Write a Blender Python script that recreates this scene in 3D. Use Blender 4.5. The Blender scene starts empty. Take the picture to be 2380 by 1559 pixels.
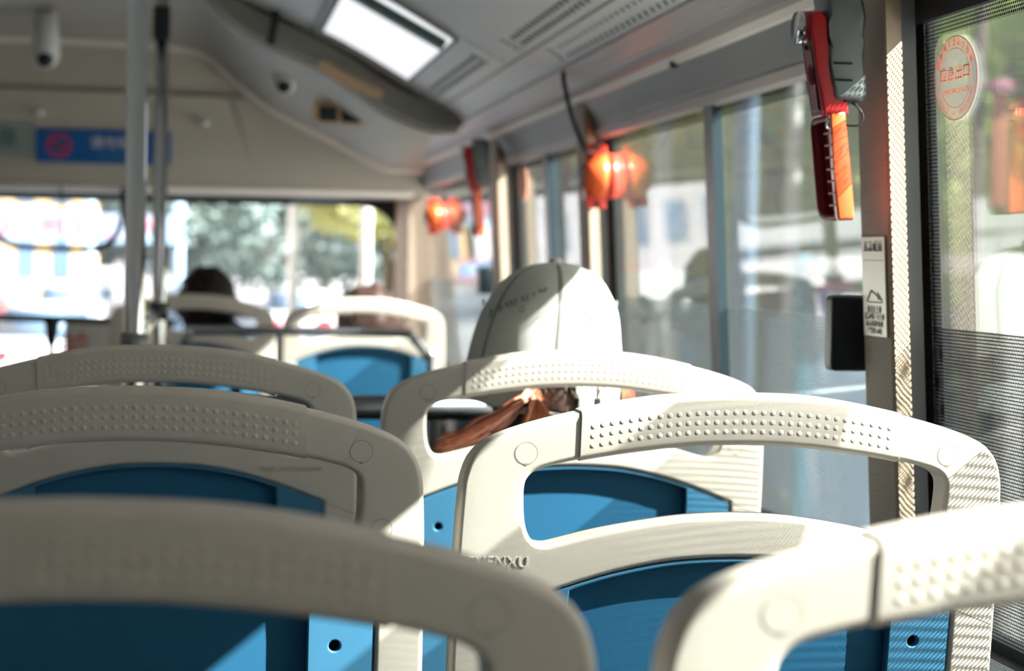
import bpy, bmesh, math, random
from mathutils import Vector, Matrix, geometry
from math import sin, cos, pi, sqrt, tan, atan2

random.seed(7)
C = bpy.context.scene.collection
ZC = 1.24            # height of the lens above the bus floor; shapes below are laid out relative to it

# ------------------------------------------------------------------ camera
F, YAW, PIT, ROL = 4761.0, .1491, -.0367, .0181
fw = Vector((sin(YAW)*cos(PIT), cos(YAW)*cos(PIT), sin(PIT)))
r0 = Vector((cos(YAW), -sin(YAW), 0)); u0 = r0.cross(fw)
rt = cos(ROL)*r0 + sin(ROL)*u0; up = -sin(ROL)*r0 + cos(ROL)*u0
cam = bpy.data.cameras.new('camera'); co = bpy.data.objects.new('camera', cam); C.objects.link(co)
M3 = Matrix((rt, up, -fw)).transposed()
co.matrix_world = Matrix.Translation((0, 0, ZC)) @ M3.to_4x4()
cam.sensor_width = 36; cam.lens = F/2380*36
cam.clip_start = .02; cam.clip_end = 600
cam.dof.use_dof = True; cam.dof.focus_distance = 1.72; cam.dof.aperture_fstop = 7.0; cam.dof.aperture_blades = 0
bpy.context.scene.camera = co

# ------------------------------------------------------------------ sky, sun, exposure
SUN = Vector((1, -.45, .85)).normalized()
w = bpy.data.worlds.new('World'); bpy.context.scene.world = w; w.use_nodes = True
nt = w.node_tree; nt.nodes.clear()
wo = nt.nodes.new('ShaderNodeOutputWorld'); bg = nt.nodes.new('ShaderNodeBackground'); sk = nt.nodes.new('ShaderNodeTexSky')
sk.sky_type = 'NISHITA'; sk.sun_disc = False; sk.sun_elevation = math.asin(SUN.z); sk.sun_rotation = atan2(SUN.x, SUN.y)
sk.air_density = 1.0; sk.dust_density = 3.0; sk.ozone_density = .6
bg.inputs['Strength'].default_value = .155
nt.links.new(sk.outputs[0], bg.inputs['Color']); nt.links.new(bg.outputs[0], wo.inputs['Surface'])
sl = bpy.data.lights.new('sun', 'SUN'); sl.energy = 27; sl.angle = math.radians(.55); sl.color = (1, .975, .93)
so = bpy.data.objects.new('sun', sl); C.objects.link(so); so.location = (6, -3, 6)
so.rotation_euler = SUN.to_track_quat('Z', 'Y').to_euler()
vs = bpy.context.scene.view_settings
vs.view_transform = 'Standard'; vs.look = 'None'; vs.gamma = 1; vs.use_curve_mapping = False; vs.exposure = .55
bpy.context.scene.cycles.use_denoising = True
bpy.context.scene.cycles.transparent_max_bounces = 16
bpy.context.scene.cycles.max_bounces = 10
bpy.context.scene.cycles.diffuse_bounces = 5

# ------------------------------------------------------------------ pixels to points (for measuring only)
def ray(px, py): return fw + rt*((px-1190)/F) - up*((py-779.5)/F)
def atY(px, py, Y): d = ray(px, py); return d*(Y/d.y)
def atX(px, py, X): d = ray(px, py); return d*(X/d.x)

# ------------------------------------------------------------------ materials
def lin(c):
    return tuple((x/255/12.92 if x/255 <= .04045 else ((x/255+.055)/1.055)**2.4) for x in c)
def mat(name, rgb, rough=.5, metal=0, spec=.5, bump=0, bscale=400, var=0, coat=0, trans=0, emit=0, sheen=0):
    m = bpy.data.materials.new(name); m.use_nodes = True; t = m.node_tree; b = t.nodes['Principled BSDF']
    c = lin(rgb)
    b.inputs['Base Color'].default_value = (*c, 1); b.inputs['Roughness'].default_value = rough
    b.inputs['Metallic'].default_value = metal; b.inputs['Specular IOR Level'].default_value = spec
    if coat: b.inputs['Coat Weight'].default_value = coat; b.inputs['Coat Roughness'].default_value = .15
    if sheen: b.inputs['Sheen Weight'].default_value = sheen
    if emit: b.inputs['Emission Color'].default_value = (*c, 1); b.inputs['Emission Strength'].default_value = emit
    tc = t.nodes.new('ShaderNodeTexCoord')
    if bump:
        n = t.nodes.new('ShaderNodeTexNoise'); n.inputs['Scale'].default_value = bscale; n.inputs['Detail'].default_value = 3
        bp = t.nodes.new('ShaderNodeBump'); bp.inputs['Strength'].default_value = bump; bp.inputs['Distance'].default_value = .002
        t.links.new(tc.outputs['Object'], n.inputs['Vector']); t.links.new(n.outputs['Fac'], bp.inputs['Height'])
        t.links.new(bp.outputs[0], b.inputs['Normal'])
    if var:
        n = t.nodes.new('ShaderNodeTexNoise'); n.inputs['Scale'].default_value = 9; n.inputs['Detail'].default_value = 4
        r = t.nodes.new('ShaderNodeMix'); r.data_type = 'RGBA'
        r.inputs[6].default_value = (*[x*(1-var) for x in c], 1); r.inputs[7].default_value = (*[min(1, x*(1+var)) for x in c], 1)
        t.links.new(tc.outputs['Object'], n.inputs['Vector']); t.links.new(n.outputs['Fac'], r.inputs[0]); t.links.new(r.outputs[2], b.inputs['Base Color'])
    return m

def glass_mat(name, tint=(1, 1, 1), refl=1.0, rough=0.0, body=0.0):
    """thin pane: lets light straight through and mirrors at grazing angles"""
    m = bpy.data.materials.new(name); m.use_nodes = True; t = m.node_tree; t.nodes.clear()
    o = t.nodes.new('ShaderNodeOutputMaterial'); tr = t.nodes.new('ShaderNodeBsdfTransparent'); gl = t.nodes.new('ShaderNodeBsdfGlossy')
    tr.inputs['Color'].default_value = (*tint, 1); gl.inputs['Roughness'].default_value = rough
    fr = t.nodes.new('ShaderNodeFresnel'); fr.inputs['IOR'].default_value = 1.45
    mu = t.nodes.new('ShaderNodeMath'); mu.operation = 'MULTIPLY'; mu.inputs[1].default_value = refl
    mx = t.nodes.new('ShaderNodeMixShader')
    t.links.new(fr.outputs[0], mu.inputs[0]); t.links.new(mu.outputs[0], mx.inputs[0])
    t.links.new(tr.outputs[0], mx.inputs[1]); t.links.new(gl.outputs[0], mx.inputs[2])
    last = mx
    if body:
        df = t.nodes.new('ShaderNodeBsdfDiffuse'); df.inputs['Color'].default_value = (.8, .8, .8, 1)
        m2 = t.nodes.new('ShaderNodeMixShader'); m2.inputs[0].default_value = body
        t.links.new(mx.outputs[0], m2.inputs[1]); t.links.new(df.outputs[0], m2.inputs[2]); last = m2
    t.links.new(last.outputs[0], o.inputs['Surface'])
    return m

def dot_mat(name, pitch, radius, rgb, invert=False, ax=(1, 2)):
    """perforated film or dotted ceramic print: round holes in a honeycomb"""
    m = bpy.data.materials.new(name); m.use_nodes = True; t = m.node_tree; t.nodes.clear(); N = t.nodes.new; L = t.links.new
    o = N('ShaderNodeOutputMaterial'); tr = N('ShaderNodeBsdfTransparent'); df = N('ShaderNodeBsdfDiffuse')
    df.inputs['Color'].default_value = (*lin(rgb), 1)
    tc = N('ShaderNodeTexCoord'); sp = N('ShaderNodeSeparateXYZ'); L(tc.outputs['Object'], sp.inputs[0])
    def ma(op, a, b=None):
        n = N('ShaderNodeMath'); n.operation = op
        for i, v in enumerate((a, b)):
            if v is None: continue
            if isinstance(v, (int, float)): n.inputs[i].default_value = v
            else: L(v, n.inputs[i])
        return n.outputs[0]
    def cell(off):
        a = ma('ADD', ma('DIVIDE', sp.outputs[ax[0]], pitch), 100+off); b = ma('ADD', ma('DIVIDE', sp.outputs[ax[1]], pitch*1.732), 100+off)
        a = ma('SUBTRACT', ma('FRACT', a), .5); b = ma('MULTIPLY', ma('SUBTRACT', ma('FRACT', b), .5), 1.732)
        return ma('SQRT', ma('ADD', ma('MULTIPLY', a, a), ma('MULTIPLY', b, b)))
    d = ma('MINIMUM', cell(0), cell(.5))
    f = ma('GREATER_THAN', d, radius/pitch)       # 1 = printed web
    if invert: f = ma('SUBTRACT', 1, f)
    mx = N('ShaderNodeMixShader'); L(f, mx.inputs[0]); L(tr.outputs[0], mx.inputs[1]); L(df.outputs[0], mx.inputs[2]); L(mx.outputs[0], o.inputs['Surface'])
    return m

M = {}
M['cream'] = mat('cream_plastic', (206, 198, 186), .38, spec=.45, bump=.03, bscale=900, var=.03)
M['cream_pad'] = mat('cream_grip_plastic', (206, 197, 185), .45, spec=.4, bump=.04, bscale=1200, var=.03)
M['groove'] = mat('plastic_groove', (150, 144, 130), .6)
M['blue'] = mat('blue_plastic', (44, 102, 138), .42, spec=.35, bump=.05, bscale=700, var=.06)
M['blue_rim'] = mat('blue_plastic_rim', (66, 122, 156), .35, spec=.45)
M['hole'] = mat('dark_recess', (22, 28, 36), .8)
M['steel'] = mat('brushed_steel', (226, 228, 230), .08, metal=1)
M['castgrey'] = mat('grey_cast_joint', (120, 124, 126), .45, metal=.3)
M['black'] = mat('black_rubber', (24, 28, 32), .5)
M['blackpl'] = mat('black_plastic', (14, 26, 34), .35, spec=.5, bump=.3, bscale=900)
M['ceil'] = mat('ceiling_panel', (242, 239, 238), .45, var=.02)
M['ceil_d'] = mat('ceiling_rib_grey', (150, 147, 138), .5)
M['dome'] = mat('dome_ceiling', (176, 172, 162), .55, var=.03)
M['bulk'] = mat('bulkhead_plastic', (186, 179, 166), .5, var=.03)
M['piping'] = mat('pale_piping', (240, 230, 222), .5)
M['rail'] = mat('ribbed_aluminium', (178, 170, 166), .4, metal=.35)
M['header'] = mat('header_grey', (112, 112, 112), .5, bump=.1)
M['header_lip'] = mat('header_lip', (150, 140, 136), .45)
M['pillar'] = mat('pillar_vinyl', (152, 132, 116), .55, spec=.4, bump=.9, bscale=420, var=.08)
M['pillar_side'] = mat('pillar_sunlit_side', (178, 160, 138), .5, bump=.5, bscale=500)  # lighter than the vinyl so the rear face looks sunlit
M['channel'] = mat('grey_window_channel', (118, 122, 126), .4)
M['mullion'] = mat('dark_teal_mullion', (30, 48, 56), .4)
M['floor'] = mat('grey_floor_vinyl', (64, 66, 68), .6, var=.1)
M['lowwall'] = mat('lower_wall_panel', (64, 68, 70), .55)
M['glass'] = glass_mat('window_glass', (.95, .985, .97), .9, body=.014)
M['glass_left'] = glass_mat('dimming_glass', (.12, .14, .14), .9)  # tint invented to cut fill light from the unseen left windows
M['wglass'] = glass_mat('windscreen_glass', (.97, .99, 1), .6, body=.05)
M['film'] = dot_mat('perforated_film', .0038, .00132, (34, 38, 42))
M['film3'] = dot_mat('pale_perforated_film', .0034, .00132, (110, 116, 120))
M['film2'] = dot_mat('shade_screen_dots', .0030, .00104, (44, 48, 50))
M['frit'] = dot_mat('dotted_frit', 0.0043, .00168, (22, 26, 30), True)
M['frit_solid'] = mat('black_frit', (16, 22, 28), .4)
M['red'] = mat('red_plastic', (176, 22, 26), .28, spec=.6, coat=.3)
M['darkred'] = mat('dark_red_plastic', (132, 26, 38), .5, spec=.35)
M['rib'] = mat('rib_highlight', (206, 140, 140), .4)  # specular highlight on the red grip ribs, put into the base colour
M['holder'] = mat('grey_holder_plastic', (104, 112, 112), .4, spec=.5)
M['holder_dark'] = mat('dark_holder_plastic', (40, 50, 54), .4)
M['orange'] = mat('orange_plastic', (246, 104, 52), .3, spec=.5, coat=.2)
M['orange2'] = mat('red_orange_plastic', (222, 64, 44), .35, spec=.5)
M['white'] = mat('white_paint', (232, 232, 230), .5)
M['signblue'] = mat('sign_blue', (14, 92, 168), .4)
M['signred'] = mat('sign_red', (205, 40, 60), .5)
M['redink'] = mat('red_ink', (222, 62, 40), .5)
M['graysign'] = mat('grey_sign', (140, 152, 150), .5)
M['teal'] = mat('teal_print', (40, 96, 104), .5)
M['tan'] = mat('tan_plastic', (214, 178, 134), .4)
M['screen'] = mat('dark_switch', (46, 48, 50), .4)
M['plate'] = mat('worn_metal_label', (178, 170, 160), .35, metal=.5, var=.2)
M['platetext'] = mat('label_print', (60, 58, 56), .6)
M['sticker'] = glass_mat('sticker_film', (.62, .6, .57), .5, body=.42)
M['stickerink'] = mat('sticker_orange_ink', (226, 104, 72), .6)
M['lamp'] = mat('light_diffuser', (244, 244, 250), .5, emit=.62)
M['skin'] = mat('skin', (206, 150, 122), .5, var=.04)
M['hair_b'] = mat('black_hair', (34, 30, 30), .45, spec=.4, bump=.6, bscale=160)
M['hair_r'] = mat('auburn_hair', (150, 78, 52), .36, spec=.6)
M['hair_r2'] = mat('auburn_hair_shine', (206, 146, 118), .34, spec=.6)  # paler strands stand for bright highlights on the auburn hair
M['hair_d'] = mat('dark_brown_hair', (64, 44, 38), .42, spec=.5, bump=.6, bscale=200)
M['cap'] = mat('cap_cotton', (200, 203, 196), .85, spec=.2, bump=.5, bscale=1500, var=.05)
M['stitch'] = mat('stitch_grey', (142, 146, 140), .8)
M['shirt_w'] = mat('white_shirt', (205, 205, 205), .85, bump=.3, bscale=600)
M['shirt_n'] = mat('navy_shirt', (44, 52, 70), .85)
M['shirt_b'] = mat('brown_shirt', (96, 84, 78), .85)
M['trouser'] = mat('dark_trousers', (52, 56, 66), .85)
M['eye'] = mat('eye_dark', (30, 24, 22), .2)
M['lip'] = mat('lip', (170, 92, 84), .5)
M['road'] = mat('asphalt', (92, 98, 110), .8, var=.08)
M['paving'] = mat('paving', (170, 169, 170), .8, var=.08)
M['mark'] = mat('road_marking', (235, 235, 235), .6)
M['bark'] = mat('bark', (110, 98, 88), .8)
M['bld_w'] = mat('pale_facade', (176, 174, 178), .7, var=.03)
M['bld_b'] = mat('beige_facade', (214, 190, 160), .7, var=.03)
M['bld_y'] = mat('yellow_facade', (200, 172, 128), .7)
M['winblue'] = mat('building_window', (96, 120, 146), .2)
M['cyan'] = mat('cyan_panel', (70, 160, 190), .5)
M['pink'] = mat('pink_panel', (216, 120, 160), .5)
M['violet'] = mat('violet_poster', (150, 156, 214), .5)
M['bluewhite'] = mat('pale_blue_paint', (150, 178, 206), .4)
M['brown'] = mat('rust_banner', (196, 128, 92), .7)
M['car_w'] = mat('white_car_paint', (225, 228, 232), .25, coat=.5)
M['car_s'] = mat('silver_car_paint', (150, 156, 164), .25, metal=.5, coat=.5)
M['car_r'] = mat('red_car_paint', (176, 60, 64), .25, coat=.5)
M['tyre'] = mat('tyre', (30, 30, 32), .8)
M['chromering'] = mat('chrome', (220, 220, 220), .1, metal=1)
M['green_d'] = mat('green_reflection', (92, 116, 104), .4)
def leaf(name, rgb, tr):
    m = bpy.data.materials.new(name); m.use_nodes = True; t = m.node_tree; t.nodes.clear()
    o = t.nodes.new('ShaderNodeOutputMaterial'); d = t.nodes.new('ShaderNodeBsdfDiffuse'); s = t.nodes.new('ShaderNodeBsdfTranslucent')
    oi = t.nodes.new('ShaderNodeTexCoord'); n = t.nodes.new('ShaderNodeTexNoise'); n.inputs['Scale'].default_value = .9; n.inputs['Detail'].default_value = 3
    cr = t.nodes.new('ShaderNodeValToRGB')
    c = lin(rgb); cr.color_ramp.elements[0].color = (*[x*.6 for x in c], 1); cr.color_ramp.elements[1].color = (*[min(1, x*1.5) for x in c], 1)
    cr.color_ramp.elements[0].position = .35; cr.color_ramp.elements[1].position = .65
    t.links.new(oi.outputs['Object'], n.inputs['Vector']); t.links.new(n.outputs['Fac'], cr.inputs[0])
    t.links.new(cr.outputs[0], d.inputs['Color']); t.links.new(cr.outputs[0], s.inputs['Color'])
    mx = t.nodes.new('ShaderNodeMixShader'); mx.inputs[0].default_value = tr
    t.links.new(d.outputs[0], mx.inputs[1]); t.links.new(s.outputs[0], mx.inputs[2]); t.links.new(mx.outputs[0], o.inputs['Surface'])
    return m
M['leaf_g'] = leaf('green_leaves', (200, 232, 140), .6)
M['leaf_b'] = leaf('blue_green_leaves', (130, 146, 142), .35)
M['leaf_y'] = leaf('yellow_green_leaves', (214, 216, 158), .55)

# ------------------------------------------------------------------ object helpers
def tag(o, label=None, cat=None, group=None, kind=None):
    if label: o['label'] = label
    if cat: o['category'] = cat
    if group: o['group'] = group
    if kind: o['kind'] = kind
    return o
def thing(name, loc, label, cat, group=None):
    o = bpy.data.objects.new(name, None); C.objects.link(o); o.location = loc; o.empty_display_size = .05
    return tag(o, label, cat, group)
def obj(name, bm, m, parent=None, smooth=True, recalc=True):
    if recalc: bmesh.ops.recalc_face_normals(bm, faces=bm.faces)
    me = bpy.data.meshes.new(name); bm.to_mesh(me); bm.free()
    for k in (m if isinstance(m, (list, tuple)) else [m]): me.materials.append(k)
    if smooth:
        me.polygons.foreach_set('use_smooth', [True]*len(me.polygons))
    o = bpy.data.objects.new(name, me); C.objects.link(o)
    if parent:
        o.parent = parent
    return o
def sharp(o, ang=35):
    """split shading at hard edges"""
    bm = bmesh.new(); bm.from_mesh(o.data)
    a = math.radians(ang)
    for e in bm.edges:
        if len(e.link_faces) == 2 and e.calc_face_angle(0) > a: e.smooth = False
    bm.to_mesh(o.data); bm.free(); return o
def struct(name, bm, m, smooth=False):
    return tag(obj(name, bm, m, None, smooth), kind='structure')
def copy_tree(o, parent=None):
    c = o.copy(); C.objects.link(c)
    if parent: c.parent = parent
    for ch in list(o.children): copy_tree(ch, c)
    return c

def lean(x, z): return x - .055*z
def box(bm, x0, x1, y0, y1, z0, z1, bev=0, ln=False, mi=0):
    vs_ = [bm.verts.new(((lean(x, z) if ln else x), y, z)) for x in (x0, x1) for y in (y0, y1) for z in (z0, z1)]
    fs = [(0, 1, 3, 2), (4, 6, 7, 5), (0, 4, 5, 1), (2, 3, 7, 6), (0, 2, 6, 4), (1, 5, 7, 3)]
    F_ = [bm.faces.new([vs_[i] for i in f]) for f in fs]
    for f in F_: f.material_index = mi
    if bev:
        es = list({e for f in F_ for e in f.edges})
        bmesh.ops.bevel(bm, geom=es, offset=bev, segments=3, affect='EDGES', profile=.5)
    return bm
def B(*a, **k): bm = bmesh.new(); return box(bm, *a, **k)
def prism(bm, pts, d0, d1, axis='y', bev=0, mi=0):
    """polygon in the plane across `axis`, extruded from d0 to d1"""
    def P(a, b, d): return {'y': (a, d, b), 'x': (d, a, b), 'z': (a, b, d)}[axis]
    lo = [bm.verts.new(P(a, b, d0)) for a, b in pts]; hi = [bm.verts.new(P(a, b, d1)) for a, b in pts]
    n = len(pts); fs = [bm.faces.new(lo), bm.faces.new(hi[::-1])]
    for i in range(n): fs.append(bm.faces.new((lo[i], lo[(i+1) % n], hi[(i+1) % n], hi[i])))
    for f in fs: f.material_index = mi
    if bev:
        es = list({e for f in fs[:2] for e in f.edges})
        bmesh.ops.bevel(bm, geom=es, offset=bev, segments=3, affect='EDGES', profile=.5)
    return bm
def strip(bm, prof, y0, y1, th=.004, ny=2):
    """thin bent sheet: profile in xz carried along y, with thickness"""
    n = len(prof); rows = []
    nor = []
    for i in range(n):
        a = prof[max(0, i-1)]; b = prof[min(n-1, i+1)]
        d = Vector((b[0]-a[0], b[1]-a[1])).normalized(); nor.append((-d.y, d.x))
    for s in (0, 1):
        for j in range(ny):
            y = y0 + (y1-y0)*j/(ny-1)
            rows.append([bm.verts.new((p[0]+nor[i][0]*th*s, y, p[1]+nor[i][1]*th*s)) for i, p in enumerate(prof)])
    def quad(a, b, c, d): bm.faces.new((a, b, c, d))
    for s in (0, ny):
        for j in range(ny-1):
            for i in range(n-1): quad(rows[s+j][i], rows[s+j][i+1], rows[s+j+1][i+1], rows[s+j+1][i])
    for i in range(n-1):
        quad(rows[0][i], rows[0][i+1], rows[ny][i+1], rows[ny][i]); quad(rows[ny-1][i], rows[ny-1][i+1], rows[2*ny-1][i+1], rows[2*ny-1][i])
    for j in range(ny-1):
        quad(rows[j][0], rows[j+1][0], rows[ny+j+1][0], rows[ny+j][0]); quad(rows[j][-1], rows[j+1][-1], rows[ny+j+1][-1], rows[ny+j][-1])
    return bm
def tube(bm, pts, r, n=16, cap=True, mi=0):
    """round bar through points; r number or list"""
    P = [Vector(p) for p in pts]; rr = r if isinstance(r, (list, tuple)) else [r]*len(P)
    T = []
    for i in range(len(P)):
        T.append((P[min(i+1, len(P)-1)]-P[max(i-1, 0)]).normalized())
    a = Vector((0, 0, 1)) if abs(T[0].z) < .9 else Vector((1, 0, 0))
    u = T[0].cross(a).normalized(); rings = []
    for i, p in enumerate(P):
        u = (u - T[i]*u.dot(T[i])).normalized(); v = T[i].cross(u)
        rings.append([bm.verts.new(p + (u*cos(2*pi*k/n)+v*sin(2*pi*k/n))*rr[i]) for k in range(n)])
    for i in range(len(P)-1):
        for k in range(n):
            f = bm.faces.new((rings[i][k], rings[i][(k+1) % n], rings[i+1][(k+1) % n], rings[i+1][k])); f.material_index = mi
    if cap:
        bm.faces.new(rings[0][::-1]).material_index = mi; bm.faces.new(rings[-1]).material_index = mi
    return bm
def smooth_path(pts, sub=6):
    P = [Vector(p) for p in pts]; out = []
    for i in range(len(P)-1):
        p0, p1, p2, p3 = P[max(i-1, 0)], P[i], P[i+1], P[min(i+2, len(P)-1)]
        for k in range(sub):
            t = k/sub
            out.append(.5*((2*p1)+(p2-p0)*t+(2*p0-5*p1+4*p2-p3)*t*t+(3*p1-p0-3*p2+p3)*t**3))
    out.append(P[-1]); return out
def sphere(bm, c, r, seg=24, rings=16, mi=0):
    rx, ry, rz = (r, r, r) if isinstance(r, (int, float)) else r
    m = Matrix.Translation(c) @ Matrix.Diagonal((rx, ry, rz, 1))
    g = bmesh.ops.create_uvsphere(bm, u_segments=seg, v_segments=rings, radius=1, matrix=m)
    for v in g['verts']:
        for f in v.link_faces: f.material_index = mi
    return bm
def text(name, body, size, m, parent, loc, rot, depth=.0002, align='CENTER', tagkw=None):
    cu = bpy.data.curves.new(name, 'FONT'); cu.body = body; cu.size = size; cu.extrude = depth
    cu.align_x = align; cu.align_y = 'CENTER'; cu.resolution_u = 3
    tmp = bpy.data.objects.new(name, cu); C.objects.link(tmp)
    dg = bpy.context.evaluated_depsgraph_get(); dg.update()
    me = bpy.data.meshes.new_from_object(tmp.evaluated_get(dg)); C.objects.unlink(tmp); bpy.data.objects.remove(tmp)
    me.materials.clear(); me.materials.append(m); me.name = name
    o = bpy.data.objects.new(name, me); C.objects.link(o)
    if parent: o.parent = parent
    o.location = loc; o.rotation_euler = rot
    return o

# polygon plate with rounded edges, holes and a fine inner grid so it can be bent
def catmull(pts, sub=4, closed=True):
    n = len(pts); out = []
    for i in range(n if closed else n-1):
        p = [Vector(pts[(i+k) % n] if closed else pts[min(max(i+k, 0), n-1)]) for k in (-1, 0, 1, 2)]
        for k in range(sub):
            t = k/sub
            out.append(.5*((2*p[1])+(p[2]-p[0])*t+(2*p[0]-5*p[1]+4*p[2]-p[3])*t*t+(3*p[1]-p[0]-3*p[2]+p[3])*t**3))
    if not closed: out.append(Vector(pts[-1]))
    return out
def area(l): return .5*sum(l[i].x*l[(i+1) % len(l)].y-l[(i+1) % len(l)].x*l[i].y for i in range(len(l)))
def offset(l, d):
    """positive d moves a counter-clockwise loop inward"""
    n = len(l); out = []
    for i in range(n):
        a = (l[i]-l[i-1]).normalized(); b = (l[(i+1) % n]-l[i]).normalized()
        nn = Vector((-a.y-b.y, a.x+b.x))
        if nn.length < 1e-6: nn = Vector((-a.y, a.x))
        nn.normalize(); out.append(l[i]+nn*d/max(.5, nn.dot(Vector((-a.y, a.x)))))
    return out
def inside(p, l):
    c = False; n = len(l); j = n-1
    for i in range(n):
        if ((l[i].y > p.y) != (l[j].y > p.y)) and (p.x < (l[j].x-l[i].x)*(p.y-l[i].y)/(l[j].y-l[i].y)+l[i].x): c = not c
        j = i
    return c
def plate(outer, holes, th, r, grid=.012, f=None, bm=None, mi=0):
    bm = bm or bmesh.new(); f = f or (lambda x, y, z: (x, y, z))
    outer = [Vector(p) for p in outer]
    if area(outer) < 0: outer.reverse()
    loops = [outer]
    for h in holes:
        h = [Vector(p) for p in h]
        if area(h) > 0: h.reverse()
        loops.append(h)
    K = 4
    prof = [(r*(1-sin(pi/2*k/K)), r*(1-cos(pi/2*k/K))) for k in range(K+1)]     # inset, depth from the front
    prof = prof + [(a, th-b) for a, b in reversed(prof)]
    ringsets = []
    for l in loops:
        rs = []
        for ins, dep in prof:
            o = offset(l, ins); rs.append([bm.verts.new(f(p.x, dep, p.y)) for p in o])
        for a, b in zip(rs, rs[1:]):
            for i in range(len(l)): bm.faces.new((a[i], a[(i+1) % len(l)], b[(i+1) % len(l)], b[i])).material_index = mi
        ringsets.append(rs)
    fl = [offset(l, r) for l in loops]
    V = []; E_ = []; ref = []
    for li, l in enumerate(fl):
        s = len(V); V += [Vector((p.x, p.y)) for p in l]; ref += [(li, i) for i in range(len(l))]
        E_ += [(s+i, s+(i+1) % len(l)) for i in range(len(l))]
    xs = [p.x for p in fl[0]]; ys = [p.y for p in fl[0]]
    mo = [offset(l, grid*.5) for l in fl]
    y = min(ys)+grid*.5
    row = 0
    while y < max(ys):
        x = min(xs)+(grid*.5 if row % 2 else grid*.25)
        while x < max(xs):
            p = Vector((x, y))
            if inside(p, mo[0]) and not any(inside(p, h) for h in mo[1:]): V.append(p); ref.append(None)
            x += grid
        y += grid*.87; row += 1
    vo, eo, fo, ov, oe, of = geometry.delaunay_2d_cdt(V, E_, [], 0, 1e-7)
    tris = []
    for t in fo:
        c = sum((vo[i] for i in t), Vector((0, 0)))/len(t)
        if inside(c, fl[0]) and not any(inside(c, h) for h in fl[1:]): tris.append(t)
    for side in (0, 1):
        vm = {}
        for t in tris:
            vv = []
            for i in t:
                if i not in vm:
                    src = next((k for k in ov[i] if k < len(ref) and ref[k] is not None), None)
                    if src is not None: li, k = ref[src]; vm[i] = ringsets[li][0 if side == 0 else -1][k]
                    else: vm[i] = bm.verts.new(f(vo[i].x, 0 if side == 0 else th, vo[i].y))
                vv.append(vm[i])
            if len(set(vv)) == 3:
                try: bm.faces.new(vv if side == 0 else vv[::-1]).material_index = mi
                except ValueError: pass
    return bm
def circ(cx, cy, r, n=24): return [Vector((cx+r*cos(2*pi*k/n), cy+r*sin(2*pi*k/n))) for k in range(n)]
def mirror(h): return h + [(-x, y) for x, y in reversed(h) if abs(x) > 1e-6]

# =================================================================== bus shell
XR, XG = .68, .725
XL, XLG = -1.68, -1.725            # far (left) wall
YB, YF = -1.0, 7.2
ZF = -ZC
GT1, GT = .288, .235               # glass tops
SILL = -.36
bm = B(XL-.06, XR+.10, YB-.05, YF+.9, ZF-.08, ZF); struct('floor', bm, M['floor'])
# lower side walls
bm = bmesh.new(); prism(bm, [(lean(XR, SILL), SILL), (lean(.76, SILL), SILL), (.80, ZF), (.735, ZF)], YB, YF-.4); struct('wall_right', bm, M['lowwall'])
bm = bmesh.new(); prism(bm, [(XL+.02, SILL-.1), (XL-.06, SILL-.1), (XL-.1, ZF), (XL-.03, ZF)], YB, YF-.4); struct('wall_left', bm, M['lowwall'])
bm = B(XL-.1, .8, YB-.05, YB, ZF, .35); struct('wall_back_block', bm, M['lowwall'])  # dark closing wall set close behind the lens to cut rear light

PILL = [(.10, .20, GT1), (1.98, 2.07, GT1), (3.61, 3.70, GT), (4.74, 4.88, GT), (6.66, 7.0, GT)]
for i, (a, b, t) in enumerate(PILL):
    poly = [(XR+.003, a), (XR+.023, a+.012), (XR+.036, a+.0068), (XR+.036, a+.030), (.736, a+.030), (.736, b), (XR+.003, b), (XR, b-.003), (XR, a+.003)]
    bm = bmesh.new()
    lo_ = [bm.verts.new((lean(x, SILL), y, SILL)) for x, y in poly]; hi_ = [bm.verts.new((lean(x, .31), y, .31)) for x, y in poly]
    n = len(poly); bm.faces.new(lo_); bm.faces.new(hi_[::-1])
    for k in range(n):
        f = bm.faces.new((lo_[k], lo_[(k+1) % n], hi_[(k+1) % n], hi_[k])); f.material_index = {0: 1, 1: 2}.get(k, 0)
    struct('trim_%d' % (i+1), bm, [M['pillar'], M['pillar_side'], M['channel']])
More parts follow.
